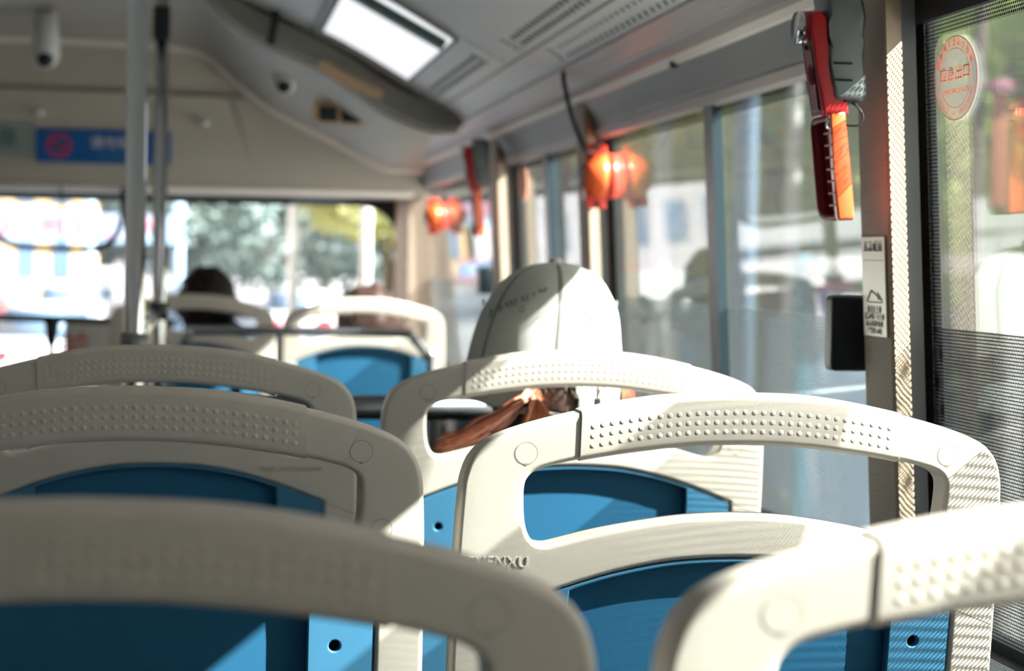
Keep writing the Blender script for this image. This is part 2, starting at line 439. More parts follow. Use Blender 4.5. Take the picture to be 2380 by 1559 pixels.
# window channels and panes on the right
bays = [(-.95, .10, GT1), (.20, 1.98, GT1), (2.07, 3.61, GT), (3.70, 4.74, GT), (4.88, 6.66, GT)]
for i, (a, b, t) in enumerate(bays):
    root = bpy.data.objects.new('window_%d' % (i+1), None); C.objects.link(root); root['kind'] = 'structure'
    bm = bmesh.new()
    box(bm, XG-.022, XG-.004, a, a+.010, SILL, t, ln=True)
    obj('channel', bm, M['channel'], root, False)
    bm = bmesh.new()
    box(bm, XG-.006, XG+.010, a, a+.018, SILL, t, ln=True); box(bm, XG+.004, XG+.010, b+.004, b+.028, SILL, t, ln=True)
    box(bm, XG-.006, XG+.012, a, b, SILL-.02, SILL+.012, ln=True); box(bm, XG-.006, XG+.012, a, b, t-.008, t+.02, ln=True)
    obj('gasket', bm, M['black'], root, False)
    bm = B(XG, XG+.002, a, b+.029, SILL, t, ln=True); obj('pane', bm, M['glass'], root, False)
    # dotted border print: one band with an inner rounded opening
    m_ = .014 if i == 1 else .010
    bw = .024
    obj('solid_edge', B(XG-.0012, XG-.0006, b+.003, b+.029, SILL, t, ln=True), M['frit_solid'], root, False)
    def rr(y0, y1, z0, z1, r):
        out = []
        for cx_, cy_, a0 in ((y1-r, z1-r, 0), (y0+r, z1-r, pi/2), (y0+r, z0+r, pi), (y1-r, z0+r, 3*pi/2)):
            for k in range(7): out.append(Vector((cx_+r*cos(a0+k*pi/12), cy_+r*sin(a0+k*pi/12))))
        return out
    g0 = rr(a+.012, b+.003, SILL+.01, t-.005, .012); g1 = rr(a+.012+bw, b+.003-bw, SILL+.01+bw, t-.005-bw, .03)
    bm = bmesh.new()
    if i == 1:
        lp0 = [(1.983, SILL+.01)]+[(1.973+.010*cos(k*pi/12), .236+.010*sin(k*pi/12)) for k in range(7)]+[(1.69, .246)]
        lp1 = [(1.957, SILL+.01)]+[(1.933+.024*cos(k*pi/12), .204+.024*sin(k*pi/12)) for k in range(7)]+[(1.69, .228)]
        p0 = [bm.verts.new((lean(XG-.0008, z), y, z)) for y, z in lp0]; p1 = [bm.verts.new((lean(XG-.0008, z), y, z)) for y, z in lp1]
        for k in range(len(p0)-1): bm.faces.new((p0[k], p0[k+1], p1[k+1], p1[k]))
        obj('solid_border', B(XG-.009, XG-.0015, 1.69, b+.029, .244, .30, ln=True), M['frit_solid'], root, False)
        g0 = g1 = []
    v0 = [bm.verts.new((lean(XG-.0008, p.y), p.x, p.y)) for p in g0]; v1 = [bm.verts.new((lean(XG-.0008, p.y), p.x, p.y)) for p in g1]
    for k in range(len(v0)): bm.faces.new((v0[k], v0[(k+1) % len(v0)], v1[(k+1) % len(v0)], v1[k]))
    obj('dotted_border', bm, M['frit'], root, False)
    # perforated film on the lower part of the pane
    bm = bmesh.new(); e = .014
    q = [(a+e, SILL), (b+.002, SILL), (b+.002, -.06), (a+e, -.06)]
    bm.faces.new([bm.verts.new((lean(XG-.0014, z), y, z)) for y, z in q]); obj('perforated_film', bm, M['film'] if i < 2 else M['film3'], root, False)
    if i == 1:
        bm = bmesh.new(); q = [(a+e, -.06), (1.475, -.06), (1.475, .187), (a+e, .187)]
        bm.faces.new([bm.verts.new((lean(XG-.0012, z), y, z)) for y, z in q]); obj('shade_screen', bm, M['film2'], root, False)  # unseen dotted sheet added to half-shade the seat backs
    if i in (2, 3):
        yc = 2.80 if i == 2 else 4.20
        bm = bmesh.new(); box(bm, XG-.016, XG-.002, yc, yc+.05, SILL, t-.01, ln=True)
        obj('mullion', bm, M['mullion'], root, False)
# header: panel over each window, its lip, and the ribbed rail carried the length of the bus
for i, (a, b, t) in enumerate(bays):
    bm = bmesh.new(); x0 = lean(.715, t) if i == 1 else lean(.715, t)
    if i == 1 or i == 0: prof = [(.712, t-.002), (.700, t+.004), (.694, .31)]
    else: prof = [(.712, t), (.694, t-.006), (.690, t+.012), (.668, .292)]
    strip(bm, prof, a, b+.03, .006)
    o = obj('trim_%d' % (20+i), bm, M['black'] if i < 2 else M['header'], None, False); tag(o, kind='structure')
    if i >= 2:
        bm = bmesh.new(); strip(bm, [(.706, t-.010), (.690, t-.008), (.686, t+.001)], a, b+.03, .005)
        o = obj('trim_%d' % (30+i), bm, M['header_lip'], None, False); tag(o, kind='structure')
bm = bmesh.new(); prof = [(.668, .288), (.656, .287), (.652, .297)]
strip(bm, prof, YB, 6.6, .004); tag(obj('trim_40', bm, M['piping'], None, False), kind='structure')
bm = bmesh.new(); prof = [(.653, .296), (.643, .300), (.638, .306), (.636, .312)]
strip(bm, prof, YB, 6.6, .004); tag(obj('trim_41', bm, M['header_lip'], None, False), kind='structure')
prof = []
for k in range(13):
    t_ = k/12; prof.append((.637-.035*t_+(.0008 if k % 2 else 0), .311+.022*t_+(.0008 if k % 2 else 0)))
bm = bmesh.new(); strip(bm, prof, YB, 6.4, .004); tag(obj('trim_42', bm, M['rail'], None, False), kind='structure')
bm = B(.66, .735, YB, 6.9, .30, .36); struct('trim_43', bm, M['header'])

# ceiling vault, as one bent sheet with slotted vents
side = [(.602, .334), (.592, .346), (.578, .356), (.56, .364), (.515, .387), (.47, .411), (.415, .443), (.36, .474), (.305, .503), (.25, .529), (.15, .575), (.03, .628), (-.08, .665), (-.2, .69), (-.35, .705), (-.5, .71)]
full = side + [(-1-x, z) for x, z in reversed(side[:-1])]
YA = 4.95
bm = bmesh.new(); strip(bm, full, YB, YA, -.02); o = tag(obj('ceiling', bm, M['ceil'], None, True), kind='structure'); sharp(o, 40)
def cz(x):
    x = min(x, .602)
    for (a, b), (c, d) in zip(side, side[1:]):
        if c <= x <= a: return b+(d-b)*(a-x)/(a-c)
def cslope(x): return atan2(cz(x-.01)-cz(x+.01), .02)
# seams
bm = bmesh.new()
def onceil(x, dz=0): return (x, cz(x)-dz)
for y in (3.80, 1.9):
    xs = [.56-.04*k for k in range(25)]
    for k in range(len(xs)-1):
        a, b = xs[k], xs[k+1]
        q = [(a, y, cz(a)-.0012), (b, y, cz(b)-.0012), (b, y+.006, cz(b)-.0012), (a, y+.006, cz(a)-.0012)]
        bm.faces.new([bm.verts.new(p) for p in q])
for x in (.558,):
    q = [(x, YB, cz(x)-.0012), (x-.003, YB, cz(x-.003)-.0012), (x-.003, YA, cz(x-.003)-.0012), (x, YA, cz(x)-.0012)]
    bm.faces.new([bm.verts.new(p) for p in q])
for x in (.245,):
    q = [(x, 3.8, cz(x)-.0014), (x-.006, 3.8, cz(x)-.0014), (x-.006, YA, cz(x)-.0014), (x, YA, cz(x)-.0014)]
    bm.faces.new([bm.verts.new(p) for p in q])
tag(obj('trim_50', bm, M['groove'], None, False), kind='structure')
# vent slots in the ceiling
def slots(name, x, y0, y1, step, cols, sz=1.0):
    bm = bmesh.new(); n = int((y1-y0)/step)
    for k in range(n+1):
        for c_ in range(cols):
            xx = x-c_*.017; y = y0+k*step
            a = cslope(xx)
            for s in range(1):
                q = []
                for t_ in range(10):
                    an = 2*pi*t_/10; dx = .0056*sz*cos(an); dy = .0085*sz*sin(an)*step/.035
                    q.append(bm.verts.new((xx+dx, y+dy, cz(xx+dx)-.0012)))
                bm.faces.new(q)
    for y in (y0-step, y1+step):
        for k in range(6):
            xx = x+.006-k*.006; q = [bm.verts.new((xx+dx, y+dy+(.008 if k % 2 else 0), cz(min(.60, xx+dx))-.0012)) for dx, dy in ((-.0022, -.006), (.0022, -.006), (.0022, .006), (-.0022, .006))]
            bm.faces.new(q)
    o = obj(name, bm, M['hole'], None, False); tag(o, kind='structure')
slots('trim_51', .525, 3.95, 4.75, .035, 2)
slots('trim_52', .537, 2.75, 3.55, .040, 2)
slots('trim_53', .594, 2.45, 3.4, .040, 2, .6)
# light / hatch panel in the vault
root = thing('ceiling_light', (.36, 4.3, .47), 'white glowing ceiling light panel set in the vault above the right seats', 'light')
def vp(x0, x1, y0, y1, dz, nx=8):
    bm = bmesh.new(); R_ = []
    for k in range(nx+1):
        x = x0+(x1-x0)*k/nx; R_.append([bm.verts.new((x-.36, y-4.3, cz(x)-dz-.47)) for y in (y0, y1)])
    for a, b in zip(R_, R_[1:]): bm.faces.new((a[0], b[0], b[1], a[1]))
    g = bmesh.ops.extrude_face_region(bm, geom=list(bm.faces))
    for v in g['geom']:
        if isinstance(v, bmesh.types.BMVert): v.co.z += .004
    return bm
obj('diffuser', vp(.262, .455, 3.86, 4.72, .008), M['lamp'], root, False)
obj('frame', vp(.252, .465, 3.84, 4.745, .005), M['ceil_d'], root, False)
bm = bmesh.new()
for k in range(12):
    x = .455-.10*k/12; y0 = 3.87+.02*k
    pass
box(bm, -.108, .094, -.435, -.395, -.03, -.012); bmesh.ops.rotate(bm, verts=bm.verts, cent=(0, -.41, -.02), matrix=Matrix.Rotation(math.radians(28), 3, 'Y'))
obj('reflection_strip', bm, M['green_d'], root, False)  # green strip stands in for a green reflection across the panel

# arch rib at the end of the vault
archp = [(.605, .318), (.54, .316), (.495, .326), (.45, .344), (.41, .366), (.335, .416), (.25, .464), (.146, .502), (.06, .552), (0, .604), (-.05, .64), (-.2, .672), (-.5, .69)]
archf = [(p.x, p.y) for p in catmull(archp, 4, False)]
archf = archf + [(-1-x, z) for x, z in reversed(archf[:-1])]
def rib(prof, y0, y1, h0, h1, m, name):
    bm = bmesh.new(); n = len(prof); L_ = []
    for y, h in ((y0, h0), (y1, h1)):
        L_.append([bm.verts.new((x, y, z-h)) for x, z in prof])
    up_ = [bm.verts.new((x, y0, z+.06)) for x, z in prof]; up2 = [bm.verts.new((x, y1, z+.06)) for x, z in prof]
    for i in range(n-1):
        bm.faces.new((L_[0][i], L_[0][i+1], L_[1][i+1], L_[1][i])); bm.faces.new((L_[0][i], L_[0][i+1], up_[i+1], up_[i]))
        bm.faces.new((L_[1][i], L_[1][i+1], up2[i+1], up2[i])); bm.faces.new((up_[i], up_[i+1], up2[i+1], up2[i]))
    bm.faces.new((L_[0][0], L_[1][0], up2[0], up_[0])); bm.faces.new((L_[0][-1], L_[1][-1], up2[-1], up_[-1]))
    return tag(obj(name, bm, m, None, True), kind='structure')
sharp(rib(archf, YA-.05, YA+.02, 0, 0, M['ceil_d'], 'trim_60'), 40)
bm = bmesh.new(); tube(bm, [(x, YA+.02, z-.006) for x, z in archf], .009, 8); tag(obj('trim_61', bm, M['piping']), kind='structure')
# dome from the rib to the bulkhead
a1 = [(.66, .275), (.615, .277), (.57, .276), (.53, .285), (.455, .318), (.38, .358), (.285, .402), (.185, .452), (.12, .50), (.06, .55), (.01, .595), (-.06, .622), (-.2, .632), (-.5, .64)]
a1f = [(p.x, p.y) for p in catmull(a1, 4, False)]
def resamp(l, n):
    P = [Vector(p) for p in l]; d = [0]
    for a, b in zip(P, P[1:]): d.append(d[-1]+(b-a).length)
    out = []
    for k in range(n):
        t_ = d[-1]*k/(n-1); i = max(j for j in range(len(d)) if d[j] <= t_+1e-9); i = min(i, len(P)-2)
        out.append(P[i].lerp(P[i+1], (t_-d[i])/max(1e-9, d[i+1]-d[i])))
    return out
half = [(p.x, p.y) for p in catmull(archp, 4, False)]
A_ = resamp(half, 40); B_ = resamp(a1f, 40); YD = 6.3
bm = bmesh.new(); R_ = []
for j in range(9):
    t_ = j/8
    r_ = [A_[i].lerp(B_[i], t_) + Vector((0, .03*sin(pi*t_))) for i in range(40)]
    r_ = [(p.x, p.y) for p in r_]; r_ = r_ + [(-1-x, z) for x, z in reversed(r_[:-1])]
    R_.append([bm.verts.new((x, YA+.02+(YD-YA-.02)*t_, z)) for x, z in r_])
for a, b in zip(R_, R_[1:]):
    for i in range(len(a)-1): bm.faces.new((a[i], a[i+1], b[i+1], b[i]))
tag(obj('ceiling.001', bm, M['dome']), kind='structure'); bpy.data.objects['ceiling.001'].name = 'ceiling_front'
full1 = a1f + [(-1-x, z) for x, z in reversed(a1f[:-1])]
bm = bmesh.new(); tube(bm, [(x, YD, z-.003) for x, z in full1], .013, 8); tag(obj('trim_62', bm, M['piping']), kind='structure')
# bulkhead over the windscreen
bp_ = [(6.90, .205), (6.86, .195), (6.60, .205), (6.56, .225), (6.50, .30), (6.46, .40), (6.43, .47), (6.36, .56), (6.30, .66), (6.30, .80)]
bm = bmesh.new(); n = len(bp_)
cols_ = [[bm.verts.new((x, y, z)) for y, z in bp_] for x in (XL-.05, -.8, 0, .70)]
for a, b in zip(cols_, cols_[1:]):
    for i in range(n-1): bm.faces.new((a[i], a[i+1], b[i+1], b[i]))
g = bmesh.ops.extrude_face_region(bm, geom=list(bm.faces))
for v in g['geom']:
    if isinstance(v, bmesh.types.BMVert): v.co.y += .03
struct('wall_front', bm, M['bulk'])
bm = bmesh.new(); tube(bm, [(XL, 6.58, .205), (.66, 6.58, .205)], .010, 8); tag(obj('trim_63', bm, M['piping']), kind='structure')
# roof skin above, end caps so no sky leaks in
bm = bmesh.new(); box(bm, XL-.1, .735, YB-.05, 6.95, .80, .84); struct('ceiling_roof', bm, M['white'])
bm = bmesh.new(); box(bm, .70, .735, YB, 6.95, .33, .84); box(bm, XL-.1, XL, YB, 6.95, .33, .84); struct('wall_right_upper', bm, M['white'])
bm = B(XL-.1, .8, YB-.05, YB, .3, .84); struct('wall_back_upper', bm, M['white'])
# left side: pillars, glass and header, seen only by the light
bm = bmesh.new()
for y in (-1.0, .1, 1.98, 3.61, 4.74, 6.66): box(bm, XL-.07, XL, y, y+.10, SILL-.1, .34)
box(bm, XL-.07, XL+.02, YB, 6.7, .24, .36); struct('wall_left_upper', bm, M['pillar'])
root = bpy.data.objects.new('window_6', None); C.objects.link(root); root['kind'] = 'structure'
obj('pane', B(XLG, XLG+.005, YB, 6.66, SILL-.1, .26), M['glass_left'], root, False)
# windscreen wall with a rounded opening
root = bpy.data.objects.new('window_7', None); C.objects.link(root); root['kind'] = 'structure'
def rr2(x0, x1, z0, z1, r, n=8):
    out = []
    for cx_, cy_, a0 in ((x1-r, z1-r, 0), (x0+r, z1-r, pi/2), (x0+r, z0+r, pi), (x1-r, z0+r, 3*pi/2)):
        for k in range(n+1): out.append(Vector((cx_+r*cos(a0+k*pi/2/n), cy_+r*sin(a0+k*pi/2/n))))
    return out
YW = 7.15
bm = plate(rr2(-1.76, .75, -1.0, .33, .02), [rr2(-1.66, .665, -.62, .178, .13)], .04, .004, grid=.2, f=lambda x, y, z: (x, YW+y, z))
obj('frame', bm, M['frit_solid'], root, False)
obj('pane', B(-1.70, .70, YW+.042, YW+.048, -.66, .22), M['wglass'], root, False)
bm = B(XL-.05, .72, 6.75, 7.15, ZF, -.62); struct('wall_dashboard', bm, M['channel'])
# front pillar trim on the right
bm = bmesh.new(); box(bm, lean(.655, 0), .76, 6.66, 7.15, ZF, .33); struct('trim_70', bm, M['pillar'])

# =================================================================== seats
bs = .18; RC_ = .15
def sf(x, y, z): return (x, y + bs*x*x - RC_*z*(1 if z > -.5 else 1), z)
top = [(0, .0152), (.05, .0135), (.09, .0085), (.13, .0005), (.165, -.0085), (.19, -.0170), (.206, -.0255), (.2155, -.0365), (.2205, -.050), (.2225, -.065), (.2245, -.11), (.2255, -.16), (.2262, -.22), (.2262, -.34), (.2255, -.46), (.222, -.56), (.212, -.64), (.19, -.68), (.12, -.69), (0, -.69)]
outer = mirror(top); outer = outer[:len(outer)]
hole = [(0, -.0230), (.03, -.0238), (.06, -.0262), (.10, -.0315), (.13, -.0368), (.152, -.0420), (.164, -.0462), (.1705, -.0520), (.1728, -.060), (.1725, -.075), (.1710, -.088), (.1675, -.0985), (.1615, -.1045), (.154, -.1058), (.144, -.1038), (.11, -.0948), (.06, -.0858), (.03, -.0826), (0, -.0815)]
hole = mirror(hole)
blu = [(0, -.1160), (.03, -.1170), (.06, -.1200), (.10, -.1285), (.14, -.1412), (.17, -.1530), (.1870, -.1600)]
def blue_outline(d=0):
    pts = [(x, z-d) for x, z in blu]
    pts[-1] = (.187-d*.8, pts[-1][1])
    h = catmull(pts, 4, False)
    h = [(p.x, p.y) for p in h] + [(.1868-d*.8, -.22), (.186-d*.8, -.34), (.184-d*.8, -.50), (.17-d*.8, -.60+d), (.15, -.62+d), (.08, -.63+d), (0, -.63+d)]
    return mirror(h)
def dense(l, step=.012):
    out = []
    n = len(l)
    for i in range(n):
        a = Vector(l[i]); b = Vector(l[(i+1) % n]); k = max(1, int((b-a).length/step))
        for j in range(k): out.append(a.lerp(b, j/k))
    return out
def wn(o):
    m_ = o.modifiers.new('normals', 'WEIGHTED_NORMAL'); m_.mode = 'FACE_AREA_WITH_ANGLE'; m_.weight = 90; m_.keep_sharp = True; return o
def make_seat(label):
    t = thing('bus_chair', (0, 0, 0), label, 'seat', None)
    o_ = catmull(outer, 3); h_ = catmull(hole, 3)
    bm = plate(o_, [h_, dense(blue_outline(0))], .032, .0045, .014, sf)
    wn(obj('frame', bm, M['cream'], t))
    # moulded seam line from the shell corner and round cover plugs
    for s, cx_, cz_, rr_ in ((-1, .1725, -.0320, .0085), (1, .1725, -.0320, .0085), (1, .190, -.094, .0080)):
        bm = bmesh.new(); n = 40
        a = [bm.verts.new(sf(s*cx_+rr_*cos(2*pi*k/n), -.00022, cz_+rr_*sin(2*pi*k/n))) for k in range(n)]
        b = [bm.verts.new(sf(s*cx_+(rr_+.0005)*cos(2*pi*k/n), -.00022, cz_+(rr_+.0005)*sin(2*pi*k/n))) for k in range(n)]
        for k in range(n): bm.faces.new((a[k], a[(k+1) % n], b[(k+1) % n], b[k]))
        q = [sf(s*cx_+dx, -.00022, cz_-rr_+dz) for dx, dz in ((-.0014, .0004), (-.0014, -.0012), (.0014, -.0012), (.0014, .0004))]
        bm.faces.new([bm.verts.new(p) for p in q])
        pl = bmesh.new(); pl.faces.new([pl.verts.new(sf(s*cx_+rr_*cos(2*pi*k/n), -.00018, cz_+rr_*sin(2*pi*k/n))) for k in range(n)])
        po = obj('cover_plug', pl, M['cream'], t, False); obj('plug_groove', bm, M['groove'], po, False)
    for s in (-1, 1):
        bm = bmesh.new(); q = [sf(s*x, -.0002, z) for x, z in ((.187, -.160), (.187, -.1608), (.2250, -.1758), (.2250, -.1750))]
        bm.faces.new([bm.verts.new(p) for p in q]); obj('seam', bm, M['groove'], t, False)
    # grip sleeve over the handle
    bm = bmesh.new(); n = 44; rings = []
    def arc(x, pts): # interpolate
        x = abs(x)
        for (a, b), (c, d) in zip(pts, pts[1:]):
            if a <= x <= c: return b+(d-b)*(x-a)/(c-a)
    upc = [(p.x, p.y) for p in catmull(top[:6], 6, False)]; loc_ = [(p.x, p.y) for p in catmull([(0, -.0230), (.03, -.0238), (.06, -.0262), (.10, -.0315), (.13, -.0368), (.152, -.0420)], 6, False)]
    for i in range(n+1):
        x = -.130+.260*i/n; zt = arc(x, upc)+.0014; zb = arc(x, loc_)-.0014; y0 = -.0012; y1 = .035; r = .0055
        ring = []
        for (cy_, cz_, a0) in ((y0+r, zt-r, pi/2), (y0+r, zb+r, pi), (y1-r, zb+r, 3*pi/2), (y1-r, zt-r, 0)):
            for k in range(5):
                an = a0+k*pi/8; ring.append(sf(x, cy_+r*cos(an), cz_+r*sin(an)))
        rings.append([bm.verts.new(p) for p in ring])
    for a, b in zip(rings, rings[1:]):
        for k in range(len(a)): bm.faces.new((a[k], a[(k+1) % len(a)], b[(k+1) % len(a)], b[k]))
    bm.faces.new(rings[0]); bm.faces.new(rings[-1][::-1])
    N = 33
    for i in range(N):
        x = -.1205+.241*i/(N-1)
        zm = (arc(x, upc)+arc(x, loc_))/2
        for dz in (.0068, -.0008, -.0084):
            p = sf(x, -.0004, zm+dz)
            bmesh.ops.create_uvsphere(bm, u_segments=14, v_segments=12, radius=1, matrix=Matrix.Translation(p) @ Matrix.Rotation(pi/2, 4, 'X') @ Matrix.Diagonal((.0031, .0031, .00115, 1)))
    go = obj('grip_sleeve', bm, M['cream_pad'], t); sharp(go, 72)
    # blue shell: flange with a recess in the middle
    rec = [(x, z-.0045) for x, z in blu if x < .13]
    rec = [(p.x, p.y) for p in catmull(rec+[(.133, -.1432)], 4, False)] + [(.134, -.16), (.134, -.36), (.130, -.56), (.10, -.60), (0, -.605)]
    rec = dense(mirror(rec))
    hs = [circ(s*.1555, -.188, .0046, 16) for s in (-1, 1)]
    bm = plate(dense(blue_outline(.0006)), [rec]+hs, .012, .0015, .014, lambda x, y, z: sf(x, y+.002, z))
    bo = wn(obj('shell', bm, M['blue_rim'], t))
    for s in (-1, 1):
        bm = bmesh.new(); tube(bm, [sf(s*.1555, .0125, -.188), sf(s*.1555, .0175, -.188)], .0052, 16); obj('screw_recess', bm, M['hole'], bo)
    bm = plate(offset([Vector(p) for p in rec][::(1 if area([Vector(p) for p in rec]) > 0 else -1)], -.003), [], .006, .001, .016, lambda x, y, z: sf(x, y+.0135+.05*x*x, z))
    obj('back_panel', bm, M['blue'], t)
    # cushion pan and stand
    bm = bmesh.new(); box(bm, -.215, .215, .145, .47, -.745, -.705, .014)
    obj('seat_pan', bm, M['blue'], t)
    bm = bmesh.new(); box(bm, -.14, .14, .14, .36, ZF+.119+.012, -.745, .01); box(bm, -.17, .17, .10, .40, ZF+.119, ZF+.131)
    obj('stand', bm, M['castgrey'], t)
    return t
s0 = make_seat('cream and blue plastic bus seat')
SY, DA, DY = .72, .8501, 2.2899
XLs, XRs, ZJ = -.0513, .423, -.1194
seats = [
 (XRs, DA, ZJ-.0006, 0, 0, 'blurred sunlit cream seat back in the lower right corner, nearest the window'),
 (XRs, DA+SY, ZJ+.0006, 0, 0, 'sharp sunlit cream seat back with moulded maker name, beside the dotted window'),
 (XRs, DA+2*SY, ZJ+.0008, 0, 0, 'cream seat back directly behind the passenger in the pale cap'),
 (XLs, DA, ZJ, 0, 0, 'blurred shaded grey-cream seat back in the lower left foreground'),
 (XLs, DA+SY, ZJ+.0015, 0, 0, 'sharp shaded seat back in the middle of the left column of seats'),
 (XLs, DA+2*SY, ZJ+.0020, 0, 0, 'shaded seat back in the left column just behind the steel poles'),
 (.435, 5.62, -.128, 0, 0, 'far cream seat back catching sun, with a dark-haired passenger leaning on it'),
 (-.032, 5.62, -.124, 0, 0, 'far shaded seat back behind the steel pole with black hair showing above'),
 (.92-.43, 4.6, -.135, 0, 0, ''),
]
for i, (x, y, z, rz, ry, lab) in enumerate(seats[:8]):
    s = s0 if i == 0 else copy_tree(s0)
    s.location = (x, y, z); s.rotation_euler = (0, ry, rz); s['label'] = lab; s['group'] = 'cream and blue bus seats in rows of two'
    if i == 1:
        q = text('maker_name', 'CHENXU', .0125, M['cream'], s, sf(-.193, -.0003, -.1200), (pi/2+.149, 0, -.069), .0003)
        text('maker_mark', '®', .006, M['cream'], s, sf(-.171, -.0003, -.132), (pi/2+.149, 0, -.062), .0005)
    if i == 5:
        text('moulded_text', '专利号 201130118147', .0075, M['cream'], s, sf(.150, -.0003, -.122), (pi/2+.149, 0, .054), .0005)

# =================================================================== poles and rails
def steel(name, pts, r, lab, extra=None, cat='rail'):
    t = thing(name, pts[0], lab, cat)
    off = Vector(pts[0])
    bm = bmesh.new(); tube(bm, [Vector(p)-off for p in pts], r, 20); obj('tube', bm, M['steel'], t)
    return t, off
def roofz(x): return cz(min(.6, x)) if x > -.5 else .7
p1x = atY(316, 400, 3.4).x
t, off = steel('handrail_pole', [(p1x, 3.4, ZF), (p1x, 3.4, .637)], .0172, 'thick polished steel pole standing left of a thinner pole', cat='pole')
zj = atY(300, 790, 3.4).z
bm = bmesh.new(); tube(bm, [(0, 0, zj-.03-off.z), (0, 0, zj+.012-off.z)], .022, 20); obj('clamp_joint', bm, M['castgrey'], t)
p2 = atY(372, 400, 5.0)
t2, off2 = steel('handrail_pole', [(p2.x, 5.0, ZF), (p2.x, 5.0, .62)], .0172, 'thinner-looking steel pole further forward, with a black box near its top', cat='pole')
zt = atY(381, 55, 5.0).z
bm = bmesh.new(); box(bm, -.020, .020, -.028, .02, zt-.04-off2.z, zt+.04-off2.z, .006); obj('black_bracket', bm, M['blackpl'], t2)
zj2 = atY(368, 722, 5.0).z
bm = bmesh.new(); tube(bm, [(0, 0, zj2-.022-off2.z), (0, 0, zj2+.022-off2.z)], .024, 20); obj('clamp_joint', bm, M['holder_dark'], t2)
a = atY(300, 800, 3.4); b = Vector((p2.x, 5.0, zj2-.01))
mid = a.lerp(b, .5)
t, off = steel('connecting_rail', [(a.x+.01, 3.4, a.z+.015), (b.x-.005, 5.0, b.z)], .0165, 'short slanting steel tube joining the two upright poles')
# low rail ahead of the passenger's row
z = atY(1060, 948, 3.05).z
t, off = steel('handrail', [(-.28, 3.05, z), (.60, 3.05, z)], .0185, 'dark steel rail crossing low in front of the passenger in the cap')
t.children[0].data.materials[0] = mat('dark_steel', (120, 124, 128), .25, metal=1)
bm = bmesh.new(); tube(bm, [(.02, 0, -.0), (.02, 0, ZF-z)], .016, 14); tube(bm, [(.86, 0, 0), (.86, 0, ZF-z)], .016, 14); obj('upright', bm, M['steel'], t)
# bent rail behind the far seats
z = atY(800, 772, 5.15).z
xs0, xs1 = atY(405, 800, 5.15).x, atY(1003, 860, 5.15).x
pts = [(xs0-.012, 5.15, ZF+.4), (xs0-.012, 5.15, z-.12), (xs0, 5.15, z-.05), (xs0+.035, 5.15, z-.010), (xs0+.08, 5.15, z), (xs1-.10, 5.15, z), (xs1-.05, 5.15, z-.012), (xs1-.012, 5.15, z-.06), (xs1, 5.15, z-.13), (xs1, 5.15, ZF)]
t, off = steel('bent_handrail', [tuple(p) for p in smooth_path(pts, 6)], .0125, 'bent steel guard rail with rounded corners behind the far seats')
bm = bmesh.new(); xm = atY(650, 800, 5.15).x
tube(bm, [(xm-off.x, 0, z-off.z), (xm-off.x, 0, ZF-off.z)], .010, 14); obj('upright', bm, M['steel'], t)
# dark rail by the driver
y_ = 6.2; z = atY(120, 738, y_).z; xa = atY(120, 740, y_).x
t, off = steel('driver_guard_rail', [(-1.2, y_, z+.01), (atY(290, 745, y_).x+.15, y_, z-.012)], .011, 'dark horizontal guard rail at the left in front of the windscreen')
t.children[0].data.materials[0] = M['holder_dark']
bm = bmesh.new(); tube(bm, [(xa-off.x, 0, -.01), (xa-off.x, 0, -.05), (xa-off.x, 0, -.09)], [.024, .020, .013], 12); obj('bracket', bm, M['holder_dark'], t)
bm = bmesh.new(); tube(bm, [(xa-off.x, 0, -.06), (xa-off.x, 0, ZF-off.z)], .010, 12); obj('upright', bm, M['holder_dark'], t)

# =================================================================== driver notice board, bulkhead signs
p0_ = atY(150, 748, 6.3); p1_ = atY(400, 905, 6.3)
t = thing('notice_board', (p0_.x, 6.3, p0_.z), 'white board with big red characters behind the driver guard rail', 'sign')
obj('panel', B(0, p1_.x-p0_.x, 0, .012, p1_.z-p0_.z, 0), M['white'], t, False)
text('red_characters', '前   西', .10, M['redink'], t, ((p1_.x-p0_.x)*.42-.015, -.002, -.085), (pi/2, 0, 0), .0005)

YS = 6.475
def sign(name, px0, py0, px1, py1, Y, m, lab, cat='sign', th=.006):
    a = atY(px0, py0, Y); b = atY(px1, py1, Y)
    t = thing(name, (a.x, Y, b.z), lab, cat)
    w_, h_ = b.x-a.x, a.z-b.z
    bm = B(0, w_, 0, th, 0, h_, .0015); obj('panel', bm, m, t, False)
    return t, w_, h_
def hit(px_, py_, skip=()):
    bpy.context.view_layer.update(); dg = bpy.context.evaluated_depsgraph_get()
    o_ = Vector((0, 0, 0)); d_ = ray(px_, py_).normalized()
    for k in range(8):
        ok, l_, n_, _, ob, _ = bpy.context.scene.ray_cast(dg, o_, d_)
        if not ok: return None
        if ob.name.startswith(('ceiling', 'wall_front')): return l_, (n_ if n_.dot(d_) < 0 else -n_)
        o_ = l_+d_*.001
def by(z):
    for (y_a, z_a), (y_b, z_b) in zip(bp_[1:], bp_[2:]):
        if z_a <= z <= z_b: return y_a+(y_b-y_a)*(z-z_a)/(z_b-z_a)
    return 6.5
